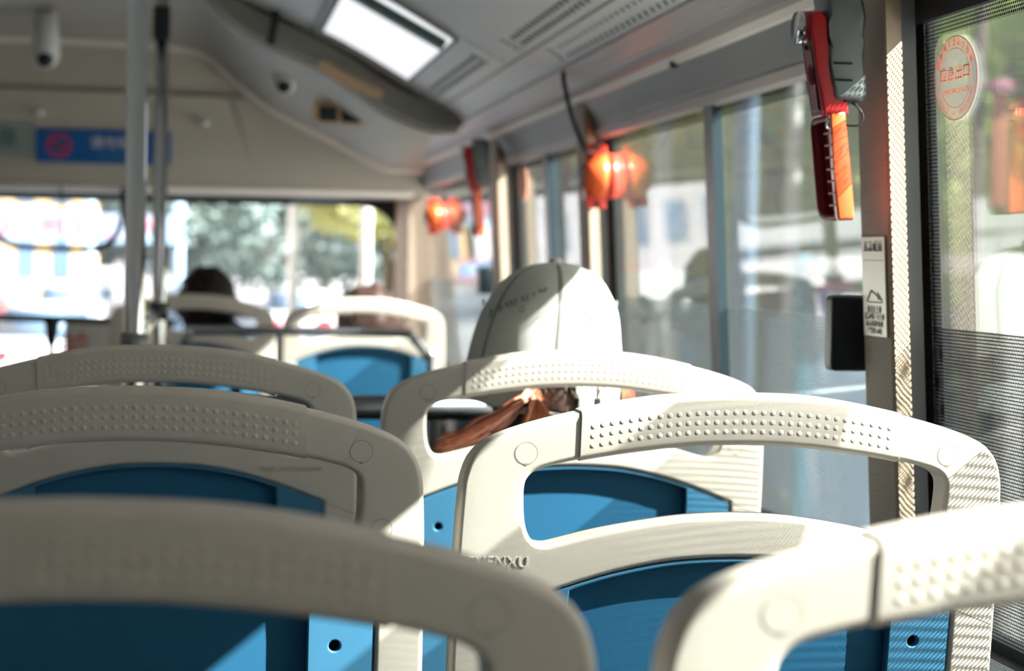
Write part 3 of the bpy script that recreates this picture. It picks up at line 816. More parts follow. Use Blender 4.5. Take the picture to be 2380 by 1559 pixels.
# hinged service flap
fl = thing('service_flap', (-1.2, 6.40, .24), 'large cream hinged flap on the bulkhead above the windscreen', 'panel')
a = atY(572, 395, 6.42)
pts = [(0, .03), (a.x+1.2-.02, .045), (a.x+1.2, .065), (a.x+1.19, .09), (atY(535, 258, 6.42).x+1.2, .232), (atY(515, 250, 6.42).x+1.2, .246), (0, .262)]
bm = plate(catmull([Vector(p) for p in pts], 1), [], .03, .006, .08, lambda x, y, z: (x, y*.5-6.40+by(z+.24)-.018, z))
obj('panel', bm, M['bulk'], fl)
bm = bmesh.new()
loop = [(x+.0, by(z+.24)-6.40-.016, z) for x, z in [(0, .262), (atY(515, 250, 6.42).x+1.2, .248), (atY(535, 258, 6.42).x+1.208, .232), (a.x+1.202, .09), (a.x+1.205, .065)]]
tube(bm, smooth_path(loop, 4), .0035, 8); obj('edge_seal', bm, M['ceil_d'], fl)
for px_, py_ in ((92, 262), (478, 285)):
    q = atY(px_, py_, 6.41)
    bm = bmesh.new(); tube(bm, [(q.x+1.2, .010, q.z-.24), (q.x+1.2, .030, q.z-.24)], .009, 14); box(bm, q.x+1.2-.02, q.x+1.2, -.006, .004, q.z-.24-.003, q.z-.24+.003); obj('latch', bm, M['steel'], fl)
t, w_, h_ = sign('no_smoking_sign', 84, 298, 397, 384, 6.438, M['signblue'], 'blue no-smoking sign with white characters on the bulkhead flap')
bm = bmesh.new(); n = 28; cx_, cy_, R1, R2 = w_*.168, h_*.5, h_*.36, h_*.27
a = [bm.verts.new((cx_+R1*cos(2*pi*k/n), -.001, cy_+R1*sin(2*pi*k/n))) for k in range(n)]; b = [bm.verts.new((cx_+R2*cos(2*pi*k/n), -.001, cy_+R2*sin(2*pi*k/n))) for k in range(n)]
for k in range(n): bm.faces.new((a[k], a[(k+1) % n], b[(k+1) % n], b[k]))
box(bm, cx_-R1, cx_+R1, -.0016, -.0006, cy_-.004, cy_+.004); bmesh.ops.rotate(bm, verts=bm.verts, cent=(cx_, 0, cy_), matrix=Matrix.Rotation(math.radians(45), 3, 'Y'))
obj('prohibition_ring', bm, M['signred'], t, False)
bm = B(cx_-R2*.7, cx_+R2*.6, -.0012, -.0004, cy_-.004, cy_+.004); obj('cigarette', bm, M['frit_solid'], t, False)
text('white_characters', '请勿吸烟', h_*.40, M['white'], t, (w_*.60, -.001, h_*.60), (pi/2, 0, 0), .0003)
text('small_text', 'NO SMOKING', h_*.17, M['cyan'], t, (w_*.60, -.001, h_*.24), (pi/2, 0, 0), .0003)
t, w_, h_ = sign('grey_notice', -60, 284, 80, 360, 6.438, M['graysign'], 'grey notice with one teal emblem left of the blue sign')
text('emblem', '座', h_*.62, M['teal'], t, (w_*.56, -.001, h_*.5), (pi/2, 0, 0), .0003)
# switch panel under the rib
q = atY(795, 255, 6.0)
def dome_z_at(px_, py_): pass
t = thing('switch_panel', (0, 0, 0), 'small tan panel with two dark square switches beneath the ceiling rib', 'switch')
h0_, n0_ = hit(795, 255)
a = atY(732, 226, h0_.y); b = atY(858, 283, h0_.y); w_, h_ = b.x-a.x, (a.z-b.z)
t.location = h0_ + n0_*.012; t.rotation_mode = 'QUATERNION'; t.rotation_quaternion = Vector((0, -1, 0)).rotation_difference(n0_.lerp(Vector((0, -1, 0)), .62).normalized())
obj('panel', B(-w_/2, w_/2, -.004, .012, -h_/2, h_/2, .003), M['tan'], t, False)
for k in range(2):
    x0 = w_*(-.38+.41*k); obj('switch', B(x0, x0+w_*.34, -.008, .002, -h_*.36, h_*.34, .002), M['screen'], t, False)
# lamp cover in the rib
a = atY(738, 145, YA-.06); b = atY(892, 222, YA-.06)
t = thing('rib_lamp_cover', tuple((a+b)/2), 'long tan oval cover fixed to the grey ceiling rib', 'lamp cover')
d = b-a; L_ = d.length/2
ol = []
for k in range(32):
    an = 2*pi*k/32; cx2 = L_*cos(an)*(1 if abs(cos(an)) < .9 else 1); ol.append(Vector((L_*(abs(cos(an))**.6)*(1 if cos(an) > 0 else -1), .0165*(abs(sin(an))**.7)*(1 if sin(an) > 0 else -1))))
ang = atan2(d.z, d.x)
bm = plate(ol, [], .02, .004, .05, lambda x, y, z: (x*cos(ang)-z*sin(ang), y-.008, x*sin(ang)+z*cos(ang)))
obj('cover', bm, M['tan'], t)
bm = plate([Vector((p.x*.72, p.y*.22)) for p in ol], [], .01, .001, .05, lambda x, y, z: (x*cos(ang)-(z+.009)*sin(ang), y-.010, x*sin(ang)+(z+.009)*cos(ang)))
obj('dark_slot', bm, M['ceil_d'], t)
# black strip added for the dark gap between ceiling panels
a = atY(645, 0, YA-.1); b = atY(628, 103, YA-.1)
t = thing('panel_gap', tuple(b), 'narrow black strip drawn for the dark gap between ceiling panels at the rib', 'strip')
bm = bmesh.new(); d = a-b
vs4 = [(-.009, 0, 0), (.009, 0, -.002), (.012+d.x*1.4, -.02, d.z*1.4), (-.006+d.x*1.4, -.02, d.z*1.4)]
lo = [bm.verts.new(p) for p in vs4]; hi = [bm.verts.new((x, y+.008, z)) for x, y, z in vs4]
bm.faces.new(lo); bm.faces.new(hi)
for k in range(4): bm.faces.new((lo[k], lo[(k+1) % 4], hi[(k+1) % 4], hi[k]))
obj('strip', bm, M['blackpl'], t, False)
# dome cameras
def dome_cam(px_, py_, Y, s, lab, tall):
    q = atY(px_, py_, Y)
    h0_ = hit(px_, py_)
    if h0_ and tall < .1: q = h0_[0]-ray(px_, py_).normalized()*.085
    t = thing('dome_camera', tuple(q), lab, 'camera', 'white dome cameras on the front ceiling')
    bm = bmesh.new(); R_ = .040*s
    tube(bm, [(0, 0, tall), (0, 0, .02*s), (0, 0, 0), (0, 0, -.02*s), (0, 0, -.034*s), (0, 0, -.040*s)], [R_*.8, R_, R_, R_*.86, R_*.55, .002], 24); obj('housing', bm, M['white'], t)
    bm = bmesh.new(); sphere(bm, (0, -R_*.55, -.014*s), R_*.62, 20, 14); eo_ = obj('camera_eye', bm, M['blackpl'], t)
    return t
dome_cam(107, 128, 5.9, .95, 'white dome camera with black eye high on the left of the ceiling', .12)
dome_cam(660, 192, 5.6, .82, 'white dome camera with black eye just beneath the ceiling rib', .05)
# driver's clear sun shade with a dark rim
Y = 6.55
def A3(px_, py_): q = atY(px_, py_, Y); return q
pts = [A3(*p) for p in ((286, 436), (285, 480), (278, 530), (255, 562), (215, 578), (140, 578), (60, 574), (20, 566), (-5, 548), (-18, 520), (-22, 470), (-22, 430))]
o0 = pts[0].copy()
t = thing('driver_sun_shade', tuple(o0), 'clear hanging sun shade with a dark rounded rim in front of the driver', 'sun shade')
bm = bmesh.new(); tube(bm, [p-o0 for p in smooth_path(pts, 5)], .0095, 10); obj('rim', bm, M['black'], t)
bm = bmesh.new(); pp = [p-o0 for p in smooth_path(pts, 5)]; bm.faces.new([bm.verts.new((p.x, p.y+.001, p.z)) for p in pp]); obj('clear_sheet', bm, M['wglass'], t, False)
bm = bmesh.new(); tube(bm, [A3(140, 432)-o0, A3(145, 500)-o0, A3(143, 576)-o0], .0032, 8); obj('cord', bm, M['holder_dark'], t)

# =================================================================== emergency hammer and holder on the near pillar
YH = 1.972
def hx(px_, py_): q = atY(px_, py_, YH); return (q.x, q.z)
O = atY(1925, 235, YH)
def hp(l): return [(hx(*p)[0]-O.x, hx(*p)[1]-O.z) for p in l]
ham = thing('emergency_hammer', (O.x, YH, O.z), 'red emergency window hammer with ribbed grip on the nearest pillar', 'hammer', 'red emergency hammers on the pillars')
up_o = hp([(1886, 30), (1908, 24), (1924, 40), (1930, 65), (1929, 92), (1924, 110), (1926, 150), (1934, 195), (1944, 232), (1971, 233), (1974, 264), (1916, 268), (1902, 170), (1888, 62)])
bm = bmesh.new(); prism(bm, up_o, 0, .038, bev=.003); o = obj('handle', bm, M['red'], ham); sharp(o, 50)
# dark face of the handle toward the aisle with a recess frame and oval button
def hq(px_, py_, dx=0): return hx(px_, py_)
face = hp([(1886, 30), (1888, 62), (1916, 268), (1914, 268), (1886, 66), (1884, 34)])
def side_panel(pa, pb, y0, y1, off, m, name, parent, th=.002):
    """panel on the aisle face running between two points of the face edge"""
    a = hp([pa])[0]; b = hp([pb])[0]
    bm = bmesh.new()
    vs_ = []
    for (x, z) in (a, b):
        for y in (y0, y1):
            for d in (off, off-th): vs_.append(bm.verts.new((x+d, y, z)))
    for f in ((0, 2, 3, 1), (4, 5, 7, 6), (0, 1, 5, 4), (2, 6, 7, 3), (0, 4, 6, 2), (1, 3, 7, 5)): bm.faces.new([vs_[i] for i in f])
    bmesh.ops.bevel(bm, geom=list(bm.edges), offset=.0006, segments=2, affect='EDGES')
    return obj(name, bm, m, parent, False)
side_panel((1888, 62), (1916, 266), .001, .037, .0005, M['darkred'], 'side_panel', ham, .0025)
side_panel((1893, 85), (1914, 255), .007, .031, -.002, M['darkred'], 'side_inset', ham, .0012)
for a_, b_, y0, y1 in (((1893, 84), (1893.6, 88), .006, .032), ((1914, 252), (1914.5, 256), .006, .032), ((1893, 84), (1914.5, 256), .006, .0075), ((1893, 84), (1914.5, 256), .0305, .032)):
    side_panel(a_, b_, y0, y1, -.002, M['holder_dark'], 'inset_outline', ham, .0016)
q = hp([(1903, 168)])[0]
bm = bmesh.new(); sphere(bm, (q[0]-.002, .018, q[1]), (.0042, .0085, .0125), 20, 12); obj('oval_button', bm, M['darkred'], ham)
q = hp([(1894, 108)])[0]
bm = bmesh.new(); tube(bm, [(q[0]-.005, .019, q[1]), (q[0], .019, q[1])], .0028, 12); obj('screw', bm, M['holder_dark'], ham)
# hammer head: short drum with a bright ring, lying toward the aisle
q = hp([(1888, 58)])[0]
bm = bmesh.new(); cz_ = q[1]
tube(bm, [(q[0]+.016, .020, cz_), (q[0]+.004, .020, cz_), (q[0]-.004, .020, cz_)], [.0155, .0165, .0155], 28); obj('head', bm, M['red'], ham)
bm = bmesh.new(); tube(bm, [(q[0]-.002, .024, cz_), (q[0]-.007, .024, cz_)], [.0165, .0160], 28); obj('chrome_ring', bm, M['chromering'], ham)
# lower ribbed grip
low = hp([(1931, 262), (1966, 258), (1968, 300), (1978, 400), (1987, 500), (1985, 508), (1952, 512), (1948, 506), (1940, 400)])
bm = bmesh.new(); prism(bm, low, 0, .012, bev=.0025); o = obj('grip_side', bm, M['orange'], ham); sharp(o, 50)  # red grip coloured orange here, as if in sunlight
o['label'] = 'rear strip of the red grip, coloured orange as if sunlit'
lo2 = hp([(1932, 266), (1962, 262), (1984, 505), (1951, 510)])
bm = bmesh.new(); prism(bm, lo2, .012, .016); obj('grip_core', bm, M['darkred'], ham, False)
# open loop (frame) toward the front
bm = bmesh.new(); A = Vector(lo2[0]); Bv = Vector(lo2[3])
def gpt(t_, y, dx=0): p = A.lerp(Bv, t_); return Vector((p.x+dx, y, p.y))
loop = [gpt(0, .006), gpt(0, .06), gpt(.03, .070), gpt(.10, .074), gpt(.5, .074), gpt(.9, .072), gpt(.97, .064), gpt(1.0, .05), gpt(1.0, .006)]
wd = .016
rings = []
for k, p in enumerate(loop):
    rings.append([bm.verts.new(p+Vector((dx, 0, 0))) for dx in (0, wd)])
ctr = gpt(.5, .03)
rin = []
for k, p in enumerate(loop):
    q_ = p+(ctr-p)*.0
    dv = Vector((0, ctr.y-p.y, ctr.z-p.z)); dv.normalize(); q_ = p+dv*.005
    rin.append([bm.verts.new(q_+Vector((dx, 0, 0))) for dx in (0, wd)])
for k in range(len(loop)-1):
    bm.faces.new((rings[k][0], rings[k+1][0], rings[k+1][1], rings[k][1])); bm.faces.new((rin[k][0], rin[k][1], rin[k+1][1], rin[k+1][0]))
    bm.faces.new((rings[k][0], rin[k][0], rin[k+1][0], rings[k+1][0])); bm.faces.new((rings[k][1], rings[k+1][1], rin[k+1][1], rin[k][1]))
obj('grip_loop', bm, M['darkred'], ham)
bm = bmesh.new(); bk = [gpt(0, .004, wd-.002), gpt(0, .072, wd-.002), gpt(1, .066, wd-.002), gpt(1, .004, wd-.002)]
bm.faces.new([bm.verts.new(p) for p in bk]); g = bmesh.ops.extrude_face_region(bm, geom=list(bm.faces))
for v in g['geom']:
    if isinstance(v, bmesh.types.BMVert): v.co.x -= .003
obj('grip_web', bm, M['darkred'], ham, False)
for k in range(7):
    t_ = .17+.115*k
    bm = bmesh.new(); a = gpt(t_, .004, -.0005); box(bm, a.x-.001, a.x+.014, .002, .026, a.z-.0010, a.z+.0010, .0004); obj('rib', bm, M['rib'], ham, False)
bm = bmesh.new(); a = gpt(.07, .012, -.001); tube(bm, [a, a+Vector((.003, 0, 0))], .0062, 18); obj('guard_ring', bm, M['steel'], ham)
# holder box
hold = thing('hammer_holder', (O.x, YH, O.z), 'dark grey plastic bracket holding the hammer on the nearest pillar', 'bracket', 'grey hammer holders on the pillars')
ho = hp([(1925, -12), (1975, -16), (2000, 0), (2008, 40), (2004, 75), (1996, 95), (2000, 130), (2008, 215), (2000, 230), (1948, 232), (1940, 226), (1930, 150), (1926, 110), (1934, 84), (1933, 50), (1924, 34)])
bm = bmesh.new(); prism(bm, ho, -.004, .05, bev=.004); o = obj('body', bm, M['holder'], hold); sharp(o, 50)
ho2 = hp([(1930, -16), (1990, -20), (2012, 0), (2018, 40), (2013, 75), (2006, 95), (2012, 130), (2019, 218), (2010, 236), (1955, 240), (1948, 230), (1938, 130), (1936, 20)])
bm = bmesh.new(); prism(bm, ho2, .0045, .06, bev=.003); o = obj('back_plate', bm, M['holder_dark'], hold); sharp(o, 50)
for py_ in (147, 186):
    a = hp([(1934, py_)])[0]; b = hp([(1978, py_-2)])[0]
    bm = bmesh.new(); box(bm, a[0], b[0], -.0050, -.0030, a[1]-.0011, a[1]+.0011); obj('clip_slot', bm, M['hole'], hold, False)
a = hp([(1852, 55)])[0]
bm = bmesh.new(); tube(bm, [(a[0]+.020, .040, a[1]), (a[0]+.010, .040, a[1])], [.0165, .0165], 28); obj('cup', bm, M['holder_dark'], hold)
bm = bmesh.new(); pth = [(hp([p])[0][0], yy, hp([p])[0][1]) for p, yy in (((1986, 236), .012), ((2000, 250), .006), ((2008, 272), .002), ((1998, 290), 0), ((1980, 292), .002), ((1963, 288), .008))]
tube(bm, smooth_path(pth, 6), .0010, 8); obj('tether', bm, M['black'], hold)
h2 = copy_tree(ham); h2.location = (O.x-.002, YH+2.72, O.z+.008); h2['label'] = 'far blurred red emergency hammer on the third pillar'
h3 = copy_tree(hold); h3.location = (O.x-.002, YH+2.72, O.z+.008); h3['label'] = 'far blurred dark bracket holding the hammer on the third pillar'

# label plate on the pillar
y0 = 1.98
def facept(px_, py_):
    d = ray(px_, py_)       # pillar face leans: x + .055 z = XR
    k = XR/(d.x+.055*d.z); return d*k
a = facept(2050, 548); b = facept(2057, 785)
pl = thing('instruction_plate', (a.x, 1.99, b.z), 'worn silver instruction plate below the hammer on the nearest pillar', 'sign')
hgt = a.z-b.z; Y0, Y1 = .000, .074
bm = bmesh.new()
box(bm, -.0022, 0, Y0, Y1, 0, hgt, .001)
for v in bm.verts: v.co.x -= .055*(v.co.z-0)
pl.location = (lean(XR, b.z), 1.9885, b.z)
obj('plate', bm, M['plate'], pl, False)
rotp = (pi/2, 0, -pi/2)
def ptxt(s_, size, z_, y=.037): text('print', s_, size, M['platetext'], pl, (-.0024-.055*z_, y, z_), (pi/2, 0, -pi/2), .0001)
ptxt('紧急破窗', .0150, hgt*.90); ptxt('使用安全锤', .009, hgt*.27); ptxt('紧急时取下安全锤', .0078, hgt*.20); ptxt('敲击玻璃四角处', .0078, hgt*.13); ptxt('严禁擅自动用', .0075, hgt*.06)
bm = bmesh.new()
for (ya, za, yb, zb, wd_) in ((.005, .76, .069, .76, .0006), (.010, .345, .056, .345, .0012), (.060, .35, .045, .46, .003), (.045, .46, .030, .42, .0022), (.012, .36, .026, .44, .0026), (.030, .42, .020, .37, .002)):
    p = Vector((ya, za*hgt)); q = Vector((yb, zb*hgt)); d = (q-p).normalized(); nn = Vector((-d.y, d.x))*wd_/2
    bm.faces.new([bm.verts.new((-.0025-.055*c_.y, c_.x, c_.y)) for c_ in (p+nn, q+nn, q-nn, p-nn)])
obj('pictogram', bm, M['platetext'], pl, False)
# black window handle just ahead of the pillar
a = atX(1937, 685, .668); b = atX(1937, 860, .668)
t = thing('window_bumper', (.668, 2.10, (a.z+b.z)/2), 'black rectangular window handle block just ahead of the nearest pillar', 'handle')
hh = (a.z-b.z)/2; dy = a.y-2.10
bm = bmesh.new(); box(bm, -.010, .04, dy-.03, dy, -hh, hh, .006); box(bm, -.002, .04, .005, dy-.02, -hh+.002, hh-.002, .003)
obj('block', bm, M['blackpl'], t)

# orange window breakers
def breaker(y, zc, lab, s=1.0):
    x1 = lean(XG, zc)-.001
    t = thing('window_breaker', (x1, y, zc), lab, 'window breaker', 'orange window breakers against the glass')
    bm = bmesh.new(); R_ = .038*s
    tube(bm, [(-.060*s, 0, 0), (-.056*s, 0, 0), (-.048*s, 0, 0), (-.030*s, 0, 0), (-.016*s, 0, 0)], [R_*.62, R_*.72, R_*.92, R_, R_], 32); obj('dome', bm, M['orange'], t)
    bm = bmesh.new(); tube(bm, [(-.016*s, 0, 0), (-.012*s, 0, 0), (0, 0, 0)], [R_*1.03, R_*1.05, R_*1.02], 32); obj('contact_ring', bm, M['white'] if False else M['orange2'], t)
    bm = bmesh.new(); tube(bm, [(-.066*s, 0, 0), (-.058*s, 0, 0)], [R_*.45, R_*.62], 24); obj('end_cap', bm, M['header_lip'], t)
    bm = bmesh.new(); box(bm, -.052*s, -.010*s, .005, .020*s+R_*.5, -R_*1.12, R_*1.12, .004); obj('bracket', bm, M['orange2'], t)
    for sg in (1, -1):
        bm = bmesh.new(); box(bm, -.052*s, -.016*s, .0, .008*s, min(sg*R_*.9, sg*R_*1.5), max(sg*R_*.9, sg*R_*1.5), .003); tb = obj('tab', bm, M['orange2'], t)
        bm = bmesh.new(); tube(bm, [(-.033*s, -.002, sg*R_*1.28), (-.033*s, .002, sg*R_*1.28)], .0045*s, 12); obj('screw', bm, M['hole'], tb)
    return t
q = atX(1405, 412, .70)
br = breaker(3.565, q.z*3.565/q.y+.002, 'orange domed window breaker against the glass at the second pillar')
q2 = atX(985, 503, .70)
br2 = breaker(6.2, atY(990, 503, 6.2).z, 'far blurred orange window breaker at the front pillar', .95)
# cable from the ceiling to the breaker
z0 = br.location.z
t = thing('black_cable', (.606, 3.5, .33), 'black cable looping from the ceiling edge down to the orange breaker', 'cable')
pth = [(0, 0, 0), (.004, .0, -.03), (.02, -.005, -.09), (.045, -.01, -.14), (lean(.69, z0)-.606, .045, z0+.062-.33)]
bm = bmesh.new(); tube(bm, smooth_path(pth, 8), .0042, 10); obj('cable', bm, M['black'], t)

# round exit sticker
def onglass(px_, py_, X0=XG):
    d = ray(px_, py_); return d*(X0/(d.x+.055*d.z))
a = onglass(2222, 181)
c = Vector((lean(XG-.0005, a.z), a.y, a.z))
st = thing('exit_sticker', tuple(c), 'round orange and grey emergency exit sticker on the right window', 'sticker')
R_ = .041; E_ = 1.42
def sp_(y, z, dx=0): return (-.055*z+dx, y*E_, z)
bm = bmesh.new(); bm.faces.new([bm.verts.new(sp_(R_*cos(2*pi*k/48), R_*sin(2*pi*k/48))) for k in range(48)]); obj('disc', bm, M['sticker'], st, False)
bm = bmesh.new()
for r1, r2 in ((R_*.985, R_*.965), (R_*.70, R_*.685)):
    a_ = [bm.verts.new(sp_(r1*cos(2*pi*k/48), r1*sin(2*pi*k/48), -.0004)) for k in range(48)]; b_ = [bm.verts.new(sp_(r2*cos(2*pi*k/48), r2*sin(2*pi*k/48), -.0004)) for k in range(48)]
    for k in range(48): bm.faces.new((a_[k], a_[(k+1) % 48], b_[(k+1) % 48], b_[k]))
obj('rings', bm, M['stickerink'], st, False)
rs = (pi/2, 0, -pi/2)
def stext(s_, size, y, z, roll=0):
    o = text('lettering', s_, size, M['stickerink'], st, sp_(y, z, -.0005), (0, 0, 0), .0001)
    o.scale = (1.35, 1, 1)
    o.rotation_euler = (Matrix.Rotation(-pi/2, 3, 'Z') @ Matrix.Rotation(pi/2, 3, 'X') @ Matrix.Rotation(roll, 3, 'Z')).to_euler()
stext('应急出口', .0150, 0, .004); stext('EMERGENCY EXIT', .0060, 0, -.0125)
for k, ch in enumerate('紧急情况请敲击玻璃'):
    an = math.radians(152-15.5*k); stext(ch, .0075, -R_*.83*cos(an), R_*.83*sin(an), an-pi/2)
for k, ch in enumerate('IN CASE OF EMERGENCY'):
    an = math.radians(200+7.4*k); stext(ch, .0052, -R_*.83*cos(an), R_*.83*sin(an), an+pi/2)

# small fixtures: blind hook and far window sticker
a = atY(1548, 135, 2.86)
t = thing('blind_hook', (.655, a.y, .286), 'small dark hook on the header above the middle window', 'hook')
bm = bmesh.new(); tube(bm, [(0, 0, 0), (0, 0, -.008)], .006, 12); obj('knob', bm, M['holder_dark'], t)
t2_ = thing('exit_sticker', tuple(onglass(1215, 425, XG-.0015)), 'far faded orange sticker on the window before the third pillar', 'sticker')
bm = bmesh.new(); bm.faces.new([bm.verts.new(sp_(R_*cos(2*pi*k/32), R_*sin(2*pi*k/32))) for k in range(32)]); obj('disc', bm, mat('faded_sticker', (214, 150, 120), .6), t2_, False)
# black latch on third pillar window
a = atX(1117, 650, .69)
t = thing('window_latch', (.672, 5.02, a.z), 'small black latch block beside the third pillar', 'handle')
bm = bmesh.new(); box(bm, -.006, .035, -.03, .05, -.033, .033, .004); obj('block', bm, M['blackpl'], t)
# =================================================================== people
def capsule(bm, pts, rs, n=14):
    tube(bm, pts, rs, n)
    for p, r in ((pts[0], rs[0]), (pts[-1], rs[-1])): sphere(bm, p, r*.995, 14, 10)
def ell(bm, c, r, rot=None, seg=28, rg=20):
    m = Matrix.Translation(c) @ ((rot or Matrix.Identity(3)).to_4x4()) @ Matrix.Diagonal((*r, 1))
    bmesh.ops.create_uvsphere(bm, u_segments=seg, v_segments=rg, radius=1, matrix=m)
def person(loc, lab, grp, hair, shirt, voxel=.006, lean_back=.0):
    """seated figure facing +y; local z = 0 at the top of the seat pan, y = 0 at the back of the pelvis"""
    t = thing('person', loc, lab, 'person', grp)
    def arm(bm, s, g=0):
        capsule(bm, [(s*.175, .09, .50), (s*.205, .12, .38), (s*.215, .17, .26)], [.046+g, .042+g, .036+g])
        capsule(bm, [(s*.215, .17, .26), (s*.175, .28, .20), (s*.125, .37, .165)], [.036+g, .031+g, .025+g])
    def torso(bm, g=0):
        ell(bm, (0, .115, .42), (.165+g, .095+g, .16+g)); ell(bm, (0, .12, .24), (.145+g, .10+g, .17+g)); ell(bm, (0, .12, .09), (.165+g, .115+g, .11+g))
        capsule(bm, [(-.15, .10, .51), (.15, .10, .51)], [.052+g, .052+g])
    def legs(bm, g=0):
        for s in (-1, 1):
            capsule(bm, [(s*.09, .14, .08), (s*.10, .50, .075)], [.082+g, .060+g])
            capsule(bm, [(s*.10, .50, .075), (s*.10, .52, -.15), (s*.10, .50, -.33)], [.060+g, .052+g, .036+g])
    bm = bmesh.new(); torso(bm, -.006); legs(bm, -.008)
    for s in (-1, 1):
        arm(bm, s, -.005)
        ell(bm, (s*.10, .405, .158), (.040, .046, .014))
        for k, (dx, ln) in enumerate(((-.028, .058), (-.010, .070), (.009, .064), (.027, .048))):
            x = s*.10+dx; capsule(bm, [(x, .44, .160), (x*1.0, .44+ln*.55, .160), (x, .44+ln, .150)], [.0085, .0082, .0072], 10)
        x = s*.10-s*.036; capsule(bm, [(x, .395, .158), (x-s*.020, .425, .158), (x-s*.022, .452, .152)], [.010, .0095, .008], 10)
        capsule(bm, [(s*.10, .50, -.33), (s*.10, .60, -.375)], [.038, .030])
    capsule(bm, [(0, .10, .50), (0, .125, .62)], [.056, .052], 18)
    # head with nose, brow, ears and chin
    ell(bm, (0, .125, .72), (.074, .090, .098)); ell(bm, (0, .150, .665), (.056, .062, .066)); ell(bm, (0, .190, .628), (.026, .022, .018))
    ell(bm, (0, .222, .690), (.013, .018, .022)); ell(bm, (0, .210, .715), (.009, .010, .026))
    ell(bm, (0, .196, .742), (.050, .018, .010)); ell(bm, (0, .207, .655), (.021, .009, .008))
    for s in (-1, 1): ell(bm, (s*.076, .120, .705), (.009, .020, .031)); ell(bm, (s*.045, .180, .690), (.020, .022, .02))
    body = obj('body', bm, M['skin'], t)
    md = body.modifiers.new('fuse', 'REMESH'); md.mode = 'VOXEL'; md.voxel_size = voxel; md.use_smooth_shade = True
    ms = body.modifiers.new('soft', 'SMOOTH'); ms.iterations = 3; ms.factor = .5
    bm = bmesh.new()
    for s in (-1, 1): sphere(bm, (s*.031, .205, .722), (.012, .008, .007), 12, 8)
    obj('eyes', bm, M['eye'], body)
    bm = bmesh.new(); ell(bm, (0, .214, .6545), (.020, .006, .005)); obj('lips', bm, M['lip'], body)
    for nm, fn, mt in (('shirt', lambda b: (torso(b, .004), [arm(b, s, .006) for s in (-1, 1)], capsule(b, [(0, .10, .50), (0, .11, .56)], [.066, .058], 18)), shirt), ('trousers', lambda b: (legs(b, .004), ell(b, (0, .12, .08), (.172, .122, .10))), M['trouser'])):
        bm = bmesh.new(); fn(bm); c_ = obj(nm, bm, mt, t)
        md = c_.modifiers.new('fuse', 'REMESH'); md.mode = 'VOXEL'; md.voxel_size = .010; md.use_smooth_shade = True
        ms = c_.modifiers.new('soft', 'SMOOTH'); ms.iterations = 3; ms.factor = .5
    bm = bmesh.new()
    for s in (-1, 1): ell(bm, (s*.10, .59, -.385), (.044, .115, .030))
    c_ = obj('shoes', bm, M['black'], t)
    return t, body
def hair_shell(t, m, hc, r, cut, strands=700, ln=.02, low=-.09, seed=1, wild=.004):
    """scalp shell over the back and top of the head with short strands"""
    rnd = random.Random(seed); bm = bmesh.new()
    bmesh.ops.create_uvsphere(bm, u_segments=36, v_segments=26, radius=1)
    for v in bm.verts:
        n_ = Vector(v.co); k = 1+.035*sin(9*n_.x+seed)*cos(7*n_.z)+.02*sin(23*n_.x+5*n_.y)
        v.co = Vector((hc[0]+n_.x*r[0]*k, hc[1]+n_.y*r[1]*k, hc[2]+n_.z*r[2]*k))
    bmesh.ops.delete(bm, geom=[v for v in bm.verts if (v.co.y > hc[1]+cut+.35*(v.co.z-hc[2])*1.3) or v.co.z < hc[2]+low], context='VERTS')
    g = bmesh.ops.extrude_face_region(bm, geom=list(bm.faces))
    for v in g['geom']:
        if isinstance(v, bmesh.types.BMVert): v.co = Vector(hc)+(v.co-Vector(hc))*.93
    for k in range(strands):
        th = rnd.uniform(-pi, 0); ph = rnd.uniform(-.9, 1.4)
        d = Vector((cos(th)*cos(ph), sin(th)*cos(ph), sin(ph)))
        p = Vector((hc[0]+d.x*r[0], hc[1]+d.y*r[1], hc[2]+d.z*r[2]))
        q = p+Vector((d.x*.006+rnd.gauss(0, wild), d.y*.006+rnd.gauss(0, wild), -ln*rnd.uniform(.5, 1)))+d*.004
        tube(bm, [p, (p+q)/2+d*.003, q], [.0014, .0012, .0004], 4)
    return obj('hair', bm, m, t)

# --- passenger in the cap
HC = atY(1276, 760, 2.462)
zp = ZJ-.705+.001
t, body = person((HC.x, 2.36, zp+.0), 'person in a washed pale cotton cap with an auburn ponytail, seen from behind', None, None, M['shirt_w'], .0055)
# shift so that the head centre meets the cap
hz = HC.z
dz = (hz-.036)-(zp+.72); t.location = (HC.x, 2.462-.125, zp+dz)
loc = Vector(t.location)
def L(px_, py_, Y): return atY(px_, py_, Y)-loc
cz0 = atY(1276, 609, 2.462).z-loc.z
prof = [(.000, .002), (.002, .020), (.006, .034), (.014, .051), (.025, .0625), (.038, .0715), (.056, .0810), (.076, .0868), (.097, .0910), (.115, .0938), (.135, .0955), (.150, .0955), (.170, .0948), (.186, .0935)]
prof = [(p.x, p.y) for p in catmull(prof, 3, False)]
NS = 96; bm = bmesh.new(); rings = []
def cap_pt(h, r, an):
    tilt = .10
    x = r*cos(an); y = r*1.12*sin(an)+.004; z = -h
    wr = .0010*sin(an*17+h*90)*min(1, h*20)
    x *= 1+wr*4; z -= max(0, h-.130)/.055*x*.22; return Vector((x-h*.10+.007, .125+y+h*.05*0, cz0+z-.0*x))
for h, r in prof:
    rings.append([bm.verts.new(cap_pt(h, r, 2*pi*k/NS)) for k in range(NS)])
AN0 = -pi/2-.03
